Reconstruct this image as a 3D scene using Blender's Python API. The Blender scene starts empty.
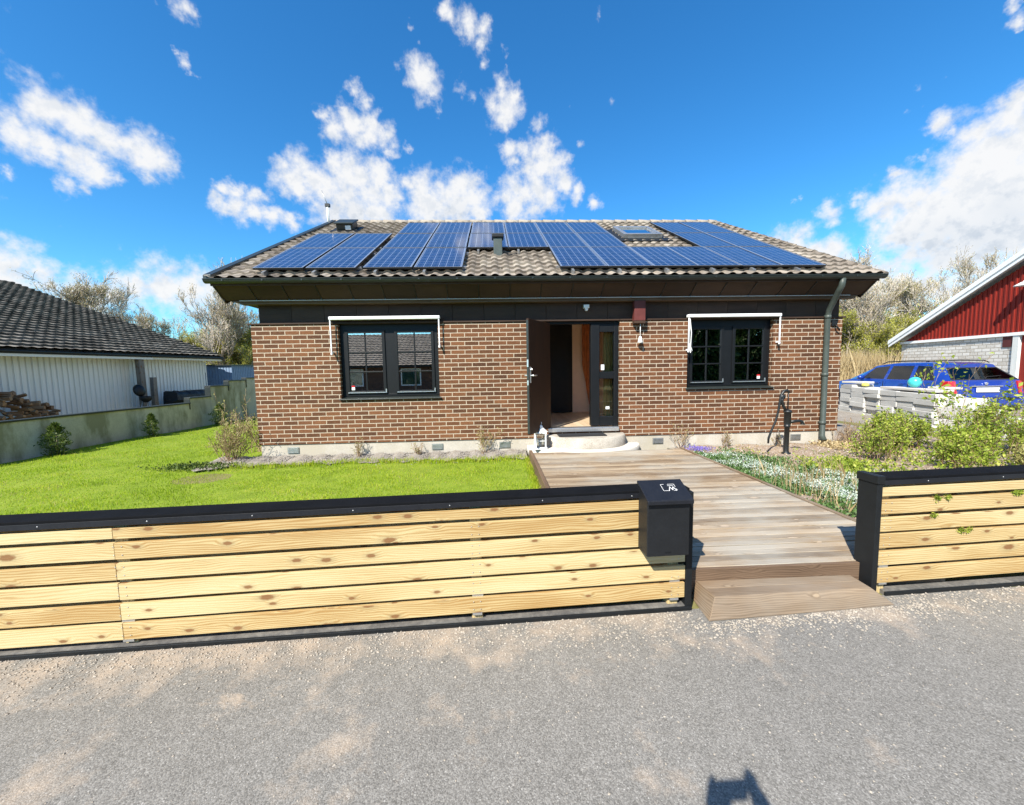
import bpy, math, random
import numpy as np
from mathutils import Vector, Matrix
R = math.radians
CLOUD_V, SKY_S, EXPO = 5.1, .098, .95
random.seed(7); RNG = np.random.default_rng(7)
sc = bpy.context.scene
COL = sc.collection

# ------------------------------------------------------------------ node helpers
def nmat(name):
    m = bpy.data.materials.new(name); m.use_nodes = True
    nt = m.node_tree; nt.nodes.clear()
    out = nt.nodes.new('ShaderNodeOutputMaterial')
    return m, nt, out
class NB:
    """small wrapper that adds nodes and links"""
    def __init__(s, nt): s.nt = nt
    def n(s, typ, props=None, **ins):
        nd = s.nt.nodes.new('ShaderNode' + typ)
        for k, v in (props or {}).items(): setattr(nd, k, v)
        for k, v in ins.items():
            key = k.replace('_', ' ') if not k.startswith('i') or not k[1:].isdigit() else int(k[1:])
            s.set(nd, key, v)
        return nd
    def set(s, nd, key, v):
        sock = nd.inputs[key]
        if isinstance(v, bpy.types.NodeSocket): s.nt.links.new(v, sock)
        elif isinstance(v, bpy.types.Node): s.nt.links.new(v.outputs[0], sock)
        else:
            if isinstance(v, (tuple, list)) and sock.type == 'RGBA' and len(v) == 3: v = (*v, 1)
            sock.default_value = v
    def math(s, op, a, b=None, c=None, clamp=False):
        nd = s.nt.nodes.new('ShaderNodeMath'); nd.operation = op; nd.use_clamp = clamp
        for i, v in enumerate((a, b, c)):
            if v is not None: s.set(nd, i, v)
        return nd.outputs[0]
    def mix(s, fac, a, b, mode='MIX'):
        nd = s.nt.nodes.new('ShaderNodeMix'); nd.data_type = 'RGBA'; nd.blend_type = mode
        s.set(nd, 0, fac); s.set(nd, 6, a); s.set(nd, 7, b)
        return nd.outputs[2]
    def ramp(s, fac, stops, interp='LINEAR'):
        nd = s.nt.nodes.new('ShaderNodeValToRGB'); nd.color_ramp.interpolation = interp
        el = nd.color_ramp.elements
        while len(el) < len(stops): el.new(0.5)
        for e, (p, c) in zip(el, stops):
            e.position = p; e.color = (*c, 1) if len(c) == 3 else c
        s.set(nd, 0, fac); return nd.outputs[0]
    def mr(s, v, a, b, c=0., d=1.):
        nd = s.nt.nodes.new('ShaderNodeMapRange'); nd.clamp = True
        for i, x in enumerate((v, a, b, c, d)): s.set(nd, i, x)
        return nd.outputs[0]
    def uv(s): return s.n('TexCoord').outputs['UV']
    def obj(s): return s.n('NewGeometry').outputs['Position']
    def map(s, v, scale=(1, 1, 1), loc=(0, 0, 0), rot=(0, 0, 0)):
        return s.n('Mapping', Vector=v, Scale=scale, Location=loc, Rotation=rot).outputs[0]
    def noise(s, v, scale=5., detail=4., rough=.55, out=0, dist=0.):
        return s.n('TexNoise', Vector=v, Scale=scale, Detail=detail, Roughness=rough, Distortion=dist).outputs[out]
    def attr(s, name='rnd'): return s.n('Attribute', {'attribute_name': name}).outputs['Fac']
    def bump(s, h, strength=.3, dist=.01):
        return s.n('Bump', Height=h, Strength=strength, Distance=dist).outputs[0]
    def bsdf(s, out, base, rough=.6, normal=None, spec=.4, metal=0., coat=0., trans=None):
        nd = s.n('BsdfPrincipled')
        s.set(nd, 'Base Color', base); s.set(nd, 'Roughness', rough); s.set(nd, 'Metallic', metal)
        s.set(nd, 'Specular IOR Level', spec); s.set(nd, 'Coat Weight', coat); s.set(nd, 'Coat Roughness', .05)
        if normal is not None: s.set(nd, 'Normal', normal)
        s.nt.links.new(nd.outputs[0], out.inputs[0]); return nd
MATS = {}
def simple(name, col, rough=.55, var=.12, scale=9., spec=.4, metal=0., coat=0., bump=.05, dist=.004):
    """painted / plain surface with a little mottling and unevenness"""
    m, nt, out = nmat(name); b = NB(nt); p = b.obj()
    n = b.noise(p, scale, 5); n2 = b.noise(p, scale * 9, 3)
    f = b.math('ADD', b.math('MULTIPLY', n, .7), b.math('MULTIPLY', n2, .3))
    lo = tuple(c * (1 - var) for c in col); hi = tuple(min(1, c * (1 + var)) for c in col)
    c = b.ramp(f, [(.3, lo), (.7, hi)])
    r = b.mr(n2, .3, .7, max(0, rough - .08), min(1, rough + .08))
    b.bsdf(out, c, r, b.bump(n2, bump, dist), spec, metal, coat)
    MATS[name] = m; return m

# ------------------------------------------------------------------ mesh builder
class MB:
    def __init__(s): s.v = []; s.f = []; s.uv = []; s.r = []; s.mi = []; s.sm = []
    def face(s, pts, uv=None, r=0., mi=0, sm=False):
        i0 = len(s.v); s.v += [tuple(p) for p in pts]; s.f.append(tuple(range(i0, i0 + len(pts))))
        if uv is None:
            a, b_, c = Vector(pts[0]), Vector(pts[1]), Vector(pts[-1])
            n = (b_ - a).cross(c - a); ax = max(range(3), key=lambda k: abs(n[k]))
            k = [(1, 2), (0, 2), (0, 1)][ax]
            uv = [(p[k[0]], p[k[1]]) for p in pts]
        s.uv.append(uv); s.r.append(r); s.mi.append(mi); s.sm.append(sm)
    def hexa(s, P, grain=None, r=None, mi=0):
        """P: 8 corners, order x fastest, then y, then z"""
        r = random.random() if r is None else r
        idx = [(0, 2, 3, 1), (4, 5, 7, 6), (0, 1, 5, 4), (2, 6, 7, 3), (0, 4, 6, 2), (1, 3, 7, 5)]
        ou, ov = random.uniform(0, 40), random.uniform(0, 40)
        for q in idx:
            pts = [P[i] for i in q]
            if grain is None: s.face(pts, None, r, mi)
            else:
                g = Vector(grain).normalized()
                n = (Vector(pts[1]) - Vector(pts[0])).cross(Vector(pts[2]) - Vector(pts[0])).normalized()
                if abs(n.dot(g)) > .8:
                    t = g.orthogonal().normalized(); w = g.cross(t)
                    uv = [(Vector(p).dot(t) * .3 + ou, Vector(p).dot(w) + ov) for p in pts]
                else:
                    w = n.cross(g)
                    uv = [(Vector(p).dot(g) + ou, Vector(p).dot(w) + ov) for p in pts]
                s.face(pts, uv, r, mi)
    def box(s, x0, x1, y0, y1, z0, z1, M=None, grain=None, r=None, mi=0):
        P = [(x, y, z) for z in (z0, z1) for y in (y0, y1) for x in (x0, x1)]
        if M is not None:
            P = [tuple(M @ Vector(p)) for p in P]
            if grain is not None: grain = M.to_3x3() @ Vector(grain)
        s.hexa(P, grain, r, mi)
    def tube(s, pts, radii, n=8, cap=True, r=None, mi=0, sm=True):
        r = random.random() if r is None else r
        pts = [Vector(p) for p in pts]
        if not hasattr(radii, '__len__'): radii = [radii] * len(pts)
        rings = []; u = None
        for i, p in enumerate(pts):
            t = (pts[min(i + 1, len(pts) - 1)] - pts[max(i - 1, 0)]).normalized()
            if u is None: u = t.orthogonal().normalized()
            else:
                u = (u - t * u.dot(t)); u = u.normalized() if u.length > 1e-6 else t.orthogonal().normalized()
            w = t.cross(u)
            rings.append([p + (u * math.cos(2 * math.pi * k / n) + w * math.sin(2 * math.pi * k / n)) * radii[i] for k in range(n)])
        L = 0
        for i in range(len(pts) - 1):
            dl = (pts[i + 1] - pts[i]).length
            for k in range(n):
                k2 = (k + 1) % n
                s.face([rings[i][k], rings[i][k2], rings[i + 1][k2], rings[i + 1][k]],
                       [(L, k * .05), (L, k * .05 + .05), (L + dl, k * .05 + .05), (L + dl, k * .05)], r, mi, sm)
            L += dl
        if cap:
            s.face(list(reversed(rings[0])), None, r, mi); s.face(rings[-1], None, r, mi)
    def lathe(s, prof, c=(0, 0, 0), n=16, r=0., mi=0, sm=True, axis='z'):
        c = Vector(c)
        def P(rr, h, k):
            a = 2 * math.pi * k / n
            if axis == 'z': return c + Vector((rr * math.cos(a), rr * math.sin(a), h))
            if axis == 'x': return c + Vector((h, rr * math.cos(a), rr * math.sin(a)))
            return c + Vector((rr * math.cos(a), h, -rr * math.sin(a)))
        for (r0, h0), (r1, h1) in zip(prof[:-1], prof[1:]):
            for k in range(n):
                q = [P(r0, h0, k), P(r0, h0, k + 1), P(r1, h1, k + 1), P(r1, h1, k)]
                if r0 < 1e-6: q = [q[0], q[2], q[3]]
                elif r1 < 1e-6: q = q[:3]
                s.face(q, None, r, mi, sm)
    def prism(s, poly, ext, r=0., mi=0):
        """polygon (3-D points) swept along ext, closed"""
        poly = [Vector(p) for p in poly]; e = Vector(ext); n = len(poly)
        s.face(poly, None, r, mi); s.face([p + e for p in reversed(poly)], None, r, mi)
        for i in range(n):
            j = (i + 1) % n
            s.face([poly[i], poly[i] + e, poly[j] + e, poly[j]], None, r, mi)
    def build(s, name, mats, parent=None, bevel=0., merge=False, recalc=True):
        me = bpy.data.meshes.new(name)
        me.from_pydata(s.v, [], s.f)
        uvl = me.uv_layers.new(name='UVMap')
        uvl.data.foreach_set('uv', [c for f in s.uv for p in f for c in p])
        a = me.attributes.new('rnd', 'FLOAT', 'FACE'); a.data.foreach_set('value', s.r)
        me.polygons.foreach_set('material_index', s.mi); me.polygons.foreach_set('use_smooth', s.sm)
        if recalc or merge:
            import bmesh
            bm = bmesh.new(); bm.from_mesh(me)
            bmesh.ops.remove_doubles(bm, verts=bm.verts, dist=1e-5)
            if recalc: bmesh.ops.recalc_face_normals(bm, faces=bm.faces)
            bm.to_mesh(me); bm.free()
        for m in (mats if isinstance(mats, (list, tuple)) else [mats]): me.materials.append(m)
        o = bpy.data.objects.new(name, me); COL.objects.link(o)
        if parent is not None: o.parent = parent
        if bevel:
            md = o.modifiers.new('bevel', 'BEVEL'); md.width = bevel; md.segments = 2; md.limit_method = 'ANGLE'; md.angle_limit = R(40)
        me.update(); return o
def npmesh(name, V, F, mat, parent=None, rnd=None, smooth=False):
    """mesh from arrays: V (n,3), F (m,k)"""
    me = bpy.data.meshes.new(name); V = np.asarray(V, np.float32); F = np.asarray(F, np.int32)
    m, k = F.shape
    me.vertices.add(len(V)); me.vertices.foreach_set('co', V.ravel())
    me.loops.add(m * k); me.loops.foreach_set('vertex_index', F.ravel())
    me.polygons.add(m); me.polygons.foreach_set('loop_start', np.arange(0, m * k, k, dtype=np.int32))
    me.update(calc_edges=True)
    me.polygons.foreach_set('use_smooth', np.full(m, bool(smooth)))
    if rnd is not None:
        a = me.attributes.new('rnd', 'FLOAT', 'FACE'); a.data.foreach_set('value', np.asarray(rnd, np.float32))
    me.materials.append(mat); me.validate()
    o = bpy.data.objects.new(name, me); COL.objects.link(o)
    if parent is not None: o.parent = parent
    return o
def tag(o, label=None, cat=None, group=None, kind=None):
    if label: o['label'] = label
    if cat: o['category'] = cat
    if group: o['group'] = group
    if kind: o['kind'] = kind
    return o
def thing(name, label, cat, loc=(0, 0, 0), rz=0., group=None):
    o = bpy.data.objects.new(name, None); COL.objects.link(o); o.empty_display_size = .1
    o.location = loc; o.rotation_euler = (0, 0, rz)
    return tag(o, label, cat, group)
def copy_tree(o, parent=None):
    c = o.copy(); COL.objects.link(c); c.parent = parent
    for ch in list(o.children): copy_tree(ch, c)
    return c
def structure(o): o['kind'] = 'structure'; return o

# ------------------------------------------------------------------ materials
def make_materials():
    # bricks: dark red-brown, mottled, pale pinkish mortar
    m, nt, out = nmat('brick'); b = NB(nt); uv = b.uv()
    jig = b.noise(uv, 14., 2, out=1)
    uv2 = b.n('VectorMath', {'operation': 'MULTIPLY_ADD'}, i0=jig, i1=(.006, .006, 0), i2=uv).outputs[0]
    bt = b.n('TexBrick', {'offset': .5, 'squash': 1.}, Vector=uv2, Color1=(0, 0, 0), Color2=(1, 1, 1), Mortar=(.5, .5, .5),
             Scale=1., Mortar_Size=.0076, Mortar_Smooth=.25, Bias=0., Brick_Width=.25, Row_Height=.0757)
    fine = b.noise(b.map(uv, (30, 120, 1)), 1., 5, .65); mid = b.noise(uv, 30., 4)
    big = b.noise(uv, 1.3, 3)
    t = b.math('ADD', b.math('MULTIPLY', bt.outputs[0], .6), b.math('MULTIPLY', big, .4))
    c = b.ramp(t, [(.1, (.058, .026, .014)), (.35, (.105, .044, .02)), (.6, (.158, .064, .028)), (.8, (.2, .083, .035)), (.95, (.112, .055, .03))])
    c = b.mix(b.mr(fine, .45, .75), c, (.055, .026, .018), 'MIX')
    c = b.mix(b.mr(mid, .55, .8, 0, .45), c, (.3, .17, .1))
    mort = b.ramp(b.noise(uv, 60., 3), [(.3, (.36, .295, .22)), (.7, (.52, .435, .34))])
    c = b.mix(bt.outputs['Fac'], c, mort)
    h = b.math('SUBTRACT', b.math('MULTIPLY', fine, .35), bt.outputs['Fac'])
    b.bsdf(out, c, .85, b.bump(h, .7, .006), .25); MATS['brick'] = m
    # concrete roof tiles
    def tile(name, pal, lich):
        m, nt, out = nmat(name); b = NB(nt); p = b.obj(); uv = b.uv()
        cell = b.n('TexWhiteNoise', {'noise_dimensions': '2D'}, Vector=b.n('VectorMath', {'operation': 'FLOOR'}, i0=b.map(uv, (5, 1 / .27, 1))).outputs[0]).outputs[0]
        n1 = b.noise(p, 2.2, 5); n2 = b.noise(p, 40., 4, .7)
        t = b.math('ADD', b.math('ADD', b.math('MULTIPLY', cell, .35), b.math('MULTIPLY', n1, .35)), b.math('MULTIPLY', n2, .3))
        c = b.ramp(t, [(.25, pal[0]), (.5, pal[1]), (.75, pal[2])])
        c = b.mix(b.mr(b.noise(p, 22., 5, .75), .56, .7, 0, .8), c, lich)
        b.bsdf(out, c, .9, b.bump(n2, .5, .006), .2); MATS[name] = m
    tile('roof_tile', [(.11, .09, .073), (.22, .185, .15), (.36, .315, .26)], (.45, .41, .345))
    tile('dark_tile', [(.04, .036, .031), (.1, .092, .078), (.2, .185, .16)], (.38, .36, .3))
    tile('rust_tile', [(.12, .095, .075), (.22, .18, .145), (.32, .27, .22)], (.36, .32, .27))
    # solar cells: 6 x 12 grid, uv in cells
    m, nt, out = nmat('solar_cells'); b = NB(nt); uv = b.uv()
    br = b.n('TexBrick', {'offset': 0., 'squash': 1.}, Vector=uv, Color1=(0, 0, 0), Color2=(1, 1, 1), Mortar=(.5, .5, .5), Scale=1.,
             Mortar_Size=.04, Mortar_Smooth=.1, Brick_Width=1., Row_Height=1.)
    bus = b.math('ABSOLUTE', b.math('SUBTRACT', b.math('FRACT', b.math('MULTIPLY', b.n('SeparateXYZ', Vector=uv).outputs[0], 2.)), .5))
    cry = b.noise(b.map(uv, (6, 6, 1)), 1., 3)
    t = b.math('ADD', b.math('MULTIPLY', br.outputs[0], .5), b.math('MULTIPLY', cry, .5))
    c = b.ramp(t, [(.2, (.006, .012, .045)), (.8, (.015, .028, .09))])
    c = b.mix(b.mr(bus, .025, .01, 0, .55), c, (.2, .24, .34))
    c = b.mix(br.outputs['Fac'], c, (.21, .25, .34))
    b.bsdf(out, c, .14, None, .5, 0, .55); MATS['solar_cells'] = m
    # woods: pine fence boards, weathered deck, dark stained boards
    def wood(name, pal, knots=True, rough=.7, grain=1., silver=None, uvscale=1., kc=(.17, .075, .025), kn=.4, rv=.2):
        m, nt, out = nmat(name); b = NB(nt); uv = b.map(b.uv(), (uvscale,) * 3); r = b.attr()
        warp = b.noise(b.map(uv, (1.6, 9, 1)), 1., 2)
        # knots: sparse cells, elongated along the grain
        vor = b.n('TexVoronoi', {'feature': 'F1', 'voronoi_dimensions': '2D'}, Vector=b.map(uv, (4.2, 9.5, 1)), Scale=1., Randomness=1.)
        kd = vor.outputs['Distance']; ksel = b.math('GREATER_THAN', b.n('SeparateColor', Color=vor.outputs['Color']).outputs[0], kn)
        kd = b.math('MULTIPLY', kd, b.math('ADD', b.math('MULTIPLY', b.n('SeparateColor', Color=vor.outputs['Color']).outputs[1], 1.3), .75))
        kd = b.math('ADD', kd, b.math('MULTIPLY', b.math('SUBTRACT', b.noise(b.map(uv, (60, 90, 1)), 1., 2), .5), .1))
        pull = b.math('MULTIPLY', b.mr(kd, .45, .0), ksel)
        yy = b.n('SeparateXYZ', Vector=uv).outputs[1]
        s_ = b.math('ADD', b.math('MULTIPLY', yy, 430. * grain), b.math('MULTIPLY', b.math('ADD', b.math('MULTIPLY', warp, 34.), b.math('MULTIPLY', pull, 9.)), 1.))
        rings = b.math('ADD', b.math('MULTIPLY', b.math('SINE', s_), .5), .5)
        fib = b.noise(b.map(uv, (5, 240, 1)), 1., 3, .7)
        blot = b.noise(b.map(uv, (1.1, 5, 1)), 1., 3)
        t = b.math('ADD', b.math('ADD', b.math('MULTIPLY', b.math('POWER', rings, 1.6), -.2), b.math('MULTIPLY', fib, .3)), b.math('MULTIPLY', blot, .62))
        t = b.math('ADD', t, b.math('MULTIPLY', b.math('SUBTRACT', r, .5), rv))
        c = b.ramp(t, [(.16, pal[2]), (.42, pal[1]), (.75, pal[0])])
        if silver:
            c = b.mix(b.mr(b.noise(b.map(b.obj(), (.9, 1.6, 1)), 1.2, 4), .42, .62, 0, .85), c, b.ramp(t, [(.2, tuple(x * .55 for x in silver)), (.75, silver)]))
        if knots:
            k = b.math('MULTIPLY', b.mr(kd, .17, .1), ksel)
            k2 = b.math('MULTIPLY', b.mr(kd, .34, .12, 0, .6), ksel)
            c = b.mix(k2, c, tuple(x * .6 for x in pal[1])); c = b.mix(b.math('MULTIPLY', k, .85), c, kc)
        b.bsdf(out, c, rough, b.bump(b.math('ADD', b.math('MULTIPLY', fib, .7), b.math('MULTIPLY', rings, .3)), .25, .003), .3); MATS[name] = m
    wood('pine_board', [(.61, .51, .315), (.53, .415, .21), (.35, .21, .075)], kc=(.19, .08, .028), kn=.55)
    wood('deck_wood', [(.45, .36, .255), (.3, .225, .15), (.12, .078, .046)], silver=(.47, .435, .37), kc=(.46, .37, .28), kn=.85, rv=.34)
    wood('step_wood', [(.31, .225, .145), (.21, .145, .09), (.11, .07, .04)], silver=(.33, .275, .215), kc=(.34, .26, .18), kn=.8)
    wood('edge_wood', [(.24, .165, .11), (.16, .105, .068), (.08, .05, .032)], knots=False)
    wood('dark_board', [(.09, .05, .032), (.058, .032, .021), (.028, .016, .011)], knots=False, rough=.7)
    wood('door_wood', [(.06, .02, .006), (.034, .011, .0035), (.018, .006, .002)], knots=False, rough=.6)
    wood('grey_post', [(.3, .27, .23), (.19, .17, .15), (.09, .08, .07)])
    wood('floor_wood', [(.78, .64, .47), (.68, .53, .37), (.5, .37, .24)], knots=False, rough=.35)
    wood('red_board', [(.33, .03, .017), (.26, .022, .013), (.17, .014, .009)], knots=False, rough=.75)
    wood('white_board', [(.82, .82, .8), (.78, .78, .76), (.66, .68, .64)], knots=False, rough=.6)
    wood('log_wood', [(.42, .27, .14), (.28, .16, .08), (.13, .07, .035)], knots=False)
    wood('bark', [(.34, .29, .23), (.24, .2, .155), (.13, .105, .08)], knots=False, grain=.6)
    # plain things
    simple('cap_top', (.006, .0065, .008), .85, .25, spec=.08)
    simple('white_trim', (.93, .93, .92), .5, .04)
    simple('brown_wall', (.12, .06, .04), .8, .2)
    simple('black_paint', (.009, .0105, .012), .5, .25, spec=.3)
    simple('black_metal', (.01, .011, .013), .5, .2, spec=.35)
    simple('cap_metal', (.01, .011, .015), .5, .2, spec=.35)
    simple('frame_black', (.0055, .0065, .008), .5, .2, spec=.3)
    simple('gutter_metal', (.022, .028, .027), .4, .2, spec=.5)
    simple('pipe_paint', (.06, .075, .068), .45, .2)
    simple('alu', (.72, .74, .76), .35, .05, metal=.9)
    simple('dull_steel', (.45, .46, .47), .42, .15, metal=.8)
    simple('white_paint', (.8, .8, .79), .5, .05)
    simple('awning_white', (.82, .83, .86), .45, .04)
    simple('maroon', (.12, .028, .024), .6, .2)
    simple('peach_wall', (.9, .68, .52), .8, .05)
    simple('blue_shed', (.19, .27, .4), .6, .14)
    simple('white_panel', (.74, .78, .84), .5, .08)
    simple('terracotta', (.5, .17, .06), .85, .2)
    simple('ochre', (.75, .48, .16), .85, .15)
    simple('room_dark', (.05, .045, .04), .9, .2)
    simple('blind', (.1, .1, .1), .6, .1)
    simple('rubber', (.012, .012, .013), .8, .2)
    simple('doormat', (.016, .017, .02), .95, .4, 60., bump=.5)
    simple('tarp', (.013, .014, .017), .45, .3, 6, bump=.6, dist=.03)
    simple('red_plastic', (.5, .018, .02), .25, .1, spec=.6, coat=.5)
    simple('brown_panel', (.1, .022, .02), .7, .2)
    simple('seat_dark', (.012, .012, .014), .8, .2)
    simple('skin', (.5, .3, .22), .5, .08); simple('jacket', (.03, .035, .05), .8, .2); simple('jeans', (.04, .06, .12), .85, .2); simple('hair', (.04, .025, .015), .6, .2)
    simple('shoe', (.03, .03, .03), .6, .2)
    simple('turquoise', (.06, .5, .52), .3, .06, spec=.5)
    simple('plate_white', (.78, .79, .8), .35, .03)
    simple('pump_iron', (.012, .014, .015), .42, .3, spec=.5)
    simple('yellow_dirt', (.6, .55, .12), .7, .2)
    # car paint
    m, nt, out = nmat('car_paint'); b = NB(nt); p = b.obj()
    c = b.ramp(b.noise(p, 3., 4), [(.3, (.012, .045, .3)), (.7, (.016, .06, .38))])
    b.bsdf(out, c, .3, None, .5, .25, .8); MATS['car_paint'] = m
    # glass (real, reflecting; tinted body seen through)
    def glass(name, tint, rough=.0, refl=1.):
        m, nt, out = nmat(name); b = NB(nt)
        fr = b.n('Fresnel', IOR=1.6)
        tr = b.n('BsdfTransparent', Color=(*tint, 1)); gl = b.n('BsdfGlossy', Color=(1, 1, 1, 1), Roughness=rough)
        wob = b.bump(b.noise(b.obj(), 1.3, 1), .05, .0025); b.set(gl, 'Normal', wob)
        mx = b.n('MixShader'); b.set(mx, 0, b.math('MULTIPLY', fr.outputs[0], refl, clamp=True)); nt.links.new(tr.outputs[0], mx.inputs[1]); nt.links.new(gl.outputs[0], mx.inputs[2])
        nt.links.new(mx.outputs[0], out.inputs[0]); MATS[name] = m
    glass('window_glass', (.72, .75, .75), 0, 8.5); glass('side_glass', (.92, .92, .9), 0, 1.6); glass('car_glass', (.5, .62, .58), 0, 1.05); glass('lantern_glass', (.9, .92, .92), 0, 1.2)
    # concretes
    def concrete(name, pal, stain=None, grit=90., rough=.9, bump=.35):
        m, nt, out = nmat(name); b = NB(nt); p = b.obj()
        n1 = b.noise(p, 1.7, 5, .6); n2 = b.noise(p, grit, 4, .7)
        t = b.math('ADD', b.math('MULTIPLY', n1, .55), b.math('MULTIPLY', n2, .45))
        t = b.math('ADD', t, b.math('MULTIPLY', b.math('SUBTRACT', b.attr(), .5), .12))
        c = b.ramp(t, [(.3, pal[0]), (.5, pal[1]), (.7, pal[2])])
        if stain:
            s_ = b.noise(b.map(p, (1.3, 1.3, .45)), 1.6, 5, .65)
            c = b.mix(b.mr(s_, .46, .6, 0, .9), c, stain)
        b.bsdf(out, c, rough, b.bump(n2, bump, .006), .2); MATS[name] = m
    concrete('foundation', [(.34, .31, .265), (.46, .425, .37), (.56, .52, .46)], (.4, .36, .29), 40.)
    concrete('step_stone', [(.26, .23, .19), (.52, .48, .42), (.72, .69, .64)], grit=60., bump=.9)
    concrete('apron', [(.52, .48, .42), (.62, .58, .52), (.7, .67, .62)])
    concrete('old_concrete', [(.36, .345, .29), (.52, .5, .42), (.66, .64, .55)], (.26, .25, .17), 50.)
    concrete('slab', [(.42, .41, .39), (.54, .53, .51), (.64, .63, .61)], None, 70.)
    concrete('kerb', [(.05, .05, .05), (.11, .105, .1), (.24, .225, .2)], None, 25.)
    # white painted rough brick of the garage
    m, nt, out = nmat('white_brick'); b = NB(nt); uv = b.uv()
    bt = b.n('TexBrick', {'offset': .5}, Vector=uv, Color1=(0, 0, 0), Color2=(1, 1, 1), Mortar=(.5, .5, .5), Scale=1., Mortar_Size=.012, Mortar_Smooth=.2, Brick_Width=.3, Row_Height=.12)
    n = b.noise(uv, 18., 4)
    t = b.math('ADD', b.math('MULTIPLY', bt.outputs[0], .4), b.math('MULTIPLY', n, .6))
    c = b.mix(bt.outputs['Fac'], b.ramp(t, [(.2, (.5, .46, .4)), (.5, (.68, .65, .6)), (.8, (.78, .76, .72))]), (.4, .36, .3))
    b.bsdf(out, c, .85, b.bump(b.math('SUBTRACT', b.math('MULTIPLY', n, .6), bt.outputs['Fac']), .8, .012), .2); MATS['white_brick'] = m
    # asphalt with sand lying on it
    m, nt, out = nmat('asphalt'); b = NB(nt); p = b.obj()
    agg = b.n('TexVoronoi', {'feature': 'F1'}, Vector=p, Scale=190.)
    aggc = b.n('SeparateColor', Color=agg.outputs['Color']).outputs[0]
    fine = b.noise(p, 230., 3, .7); mid = b.noise(p, 9., 6, .65); big = b.noise(p, .7, 4)
    t = b.math('ADD', b.math('ADD', b.math('MULTIPLY', aggc, .35), b.math('MULTIPLY', fine, .3)), b.math('ADD', b.math('MULTIPLY', mid, .2), b.math('MULTIPLY', big, .15)))
    c = b.ramp(t, [(.22, (.09, .085, .077)), (.45, (.176, .167, .152)), (.6, (.233, .221, .202)), (.8, (.356, .341, .315))])
    spk = b.math('MULTIPLY', b.math('GREATER_THAN', aggc, .988), b.math('LESS_THAN', agg.outputs['Distance'], .5))
    c = b.mix(b.math('MULTIPLY', spk, .5), c, (.5, .48, .45))
    xyz = b.n('SeparateXYZ', Vector=p)
    edge = b.mr(b.math('SUBTRACT', xyz.outputs[1], b.math('MULTIPLY', xyz.outputs[0], .04)), 1.75, 2.3)   # distance to the fence
    leftb = b.mr(xyz.outputs[0], 1.2, -.4, 0, .06)
    smp = b.noise(p, 2.3, 7, .66)
    smp2 = b.noise(b.map(p, (.9, 1.15, 1.), (7, 3, 0), (0, 0, .3)), 2.2, 6, .66)
    s1 = b.mr(b.math('ADD', b.math('ADD', smp, b.math('MULTIPLY', edge, .13)), leftb), .6, .78)
    grit = b.mr(fine, .35, .62)
    s2 = b.mr(b.math('ADD', smp2, b.math('MULTIPLY', edge, .05)), .65, .74)
    sand = b.math('MULTIPLY', b.math('MAXIMUM', s1, s2), b.math('ADD', b.math('MULTIPLY', grit, .55), .4))
    c = b.mix(b.math('MULTIPLY', sand, .72), c, b.ramp(fine, [(.3, (.44, .33, .23)), (.7, (.6, .47, .35))]))
    h = b.math('ADD', b.math('MULTIPLY', agg.outputs['Distance'], -.8), b.math('MULTIPLY', fine, .5))
    b.bsdf(out, c, .88, b.bump(h, .4, .004), .2); MATS['asphalt'] = m
    # grounds
    def ground(name, pal, scale, pebble=None, ps=60., bump=.6):
        m, nt, out = nmat(name); b = NB(nt); p = b.obj()
        n1 = b.noise(p, scale, 6, .65); n2 = b.noise(p, scale * 14, 4, .7)
        t = b.math('ADD', b.math('MULTIPLY', n1, .6), b.math('MULTIPLY', n2, .4))
        c = b.ramp(t, [(.3, pal[0]), (.5, pal[1]), (.7, pal[2])]); h = n2
        if pebble:
            v = b.n('TexVoronoi', {'feature': 'F1'}, Vector=p, Scale=ps); vc = b.n('SeparateColor', Color=v.outputs['Color']).outputs[0]
            c = b.mix(b.math('MULTIPLY', b.math('GREATER_THAN', vc, .45), b.mr(v.outputs['Distance'], .5, .3)), c, b.ramp(vc, [(.45, pebble[0]), (1., pebble[1])]))
            h = b.math('SUBTRACT', n2, v.outputs['Distance'])
        b.bsdf(out, c, .95, b.bump(h, bump, .012), .15); MATS[name] = m
    ground('lawn_soil', [(.1, .14, .016), (.18, .25, .025), (.26, .3, .045)], 3.)
    ground('far_field', [(.1, .11, .035), (.17, .16, .06), (.26, .22, .11)], 1.5)
    ground('bed_soil', [(.16, .12, .085), (.28, .21, .155), (.4, .32, .245)], 3., ((.3, .26, .22), (.55, .5, .45)), 45.)
    ground('gravel_ground', [(.17, .145, .12), (.26, .23, .195), (.36, .32, .28)], 4., ((.18, .165, .15), (.46, .43, .4)), 50.)
    ground('pebble', [(.3, .25, .2), (.42, .37, .31), (.62, .57, .5)], 20.)
    ground('grey_pebble', [(.15, .135, .12), (.26, .235, .21), (.42, .39, .36)], 20.)
    # leaves: colour by per-leaf attribute, some light passes through
    def leaf(name, stops, trans=.35, rough=.55):
        m, nt, out = nmat(name); b = NB(nt)
        c = b.ramp(b.attr(), stops)
        d = b.n('BsdfPrincipled'); b.set(d, 'Base Color', c); b.set(d, 'Roughness', rough); b.set(d, 'Specular IOR Level', .3)
        t = b.n('BsdfTranslucent'); b.set(t, 'Color', c)
        mx = b.n('MixShader', i0=trans); nt.links.new(d.outputs[0], mx.inputs[1]); nt.links.new(t.outputs[0], mx.inputs[2]); nt.links.new(mx.outputs[0], out.inputs[0]); MATS[name] = m
    leaf('grass_blade', [(0., (.17, .25, .012)), (.3, (.31, .46, .02)), (.65, (.48, .6, .036)), (.92, (.6, .56, .1)), (1., (.55, .46, .22))], .5)
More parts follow.
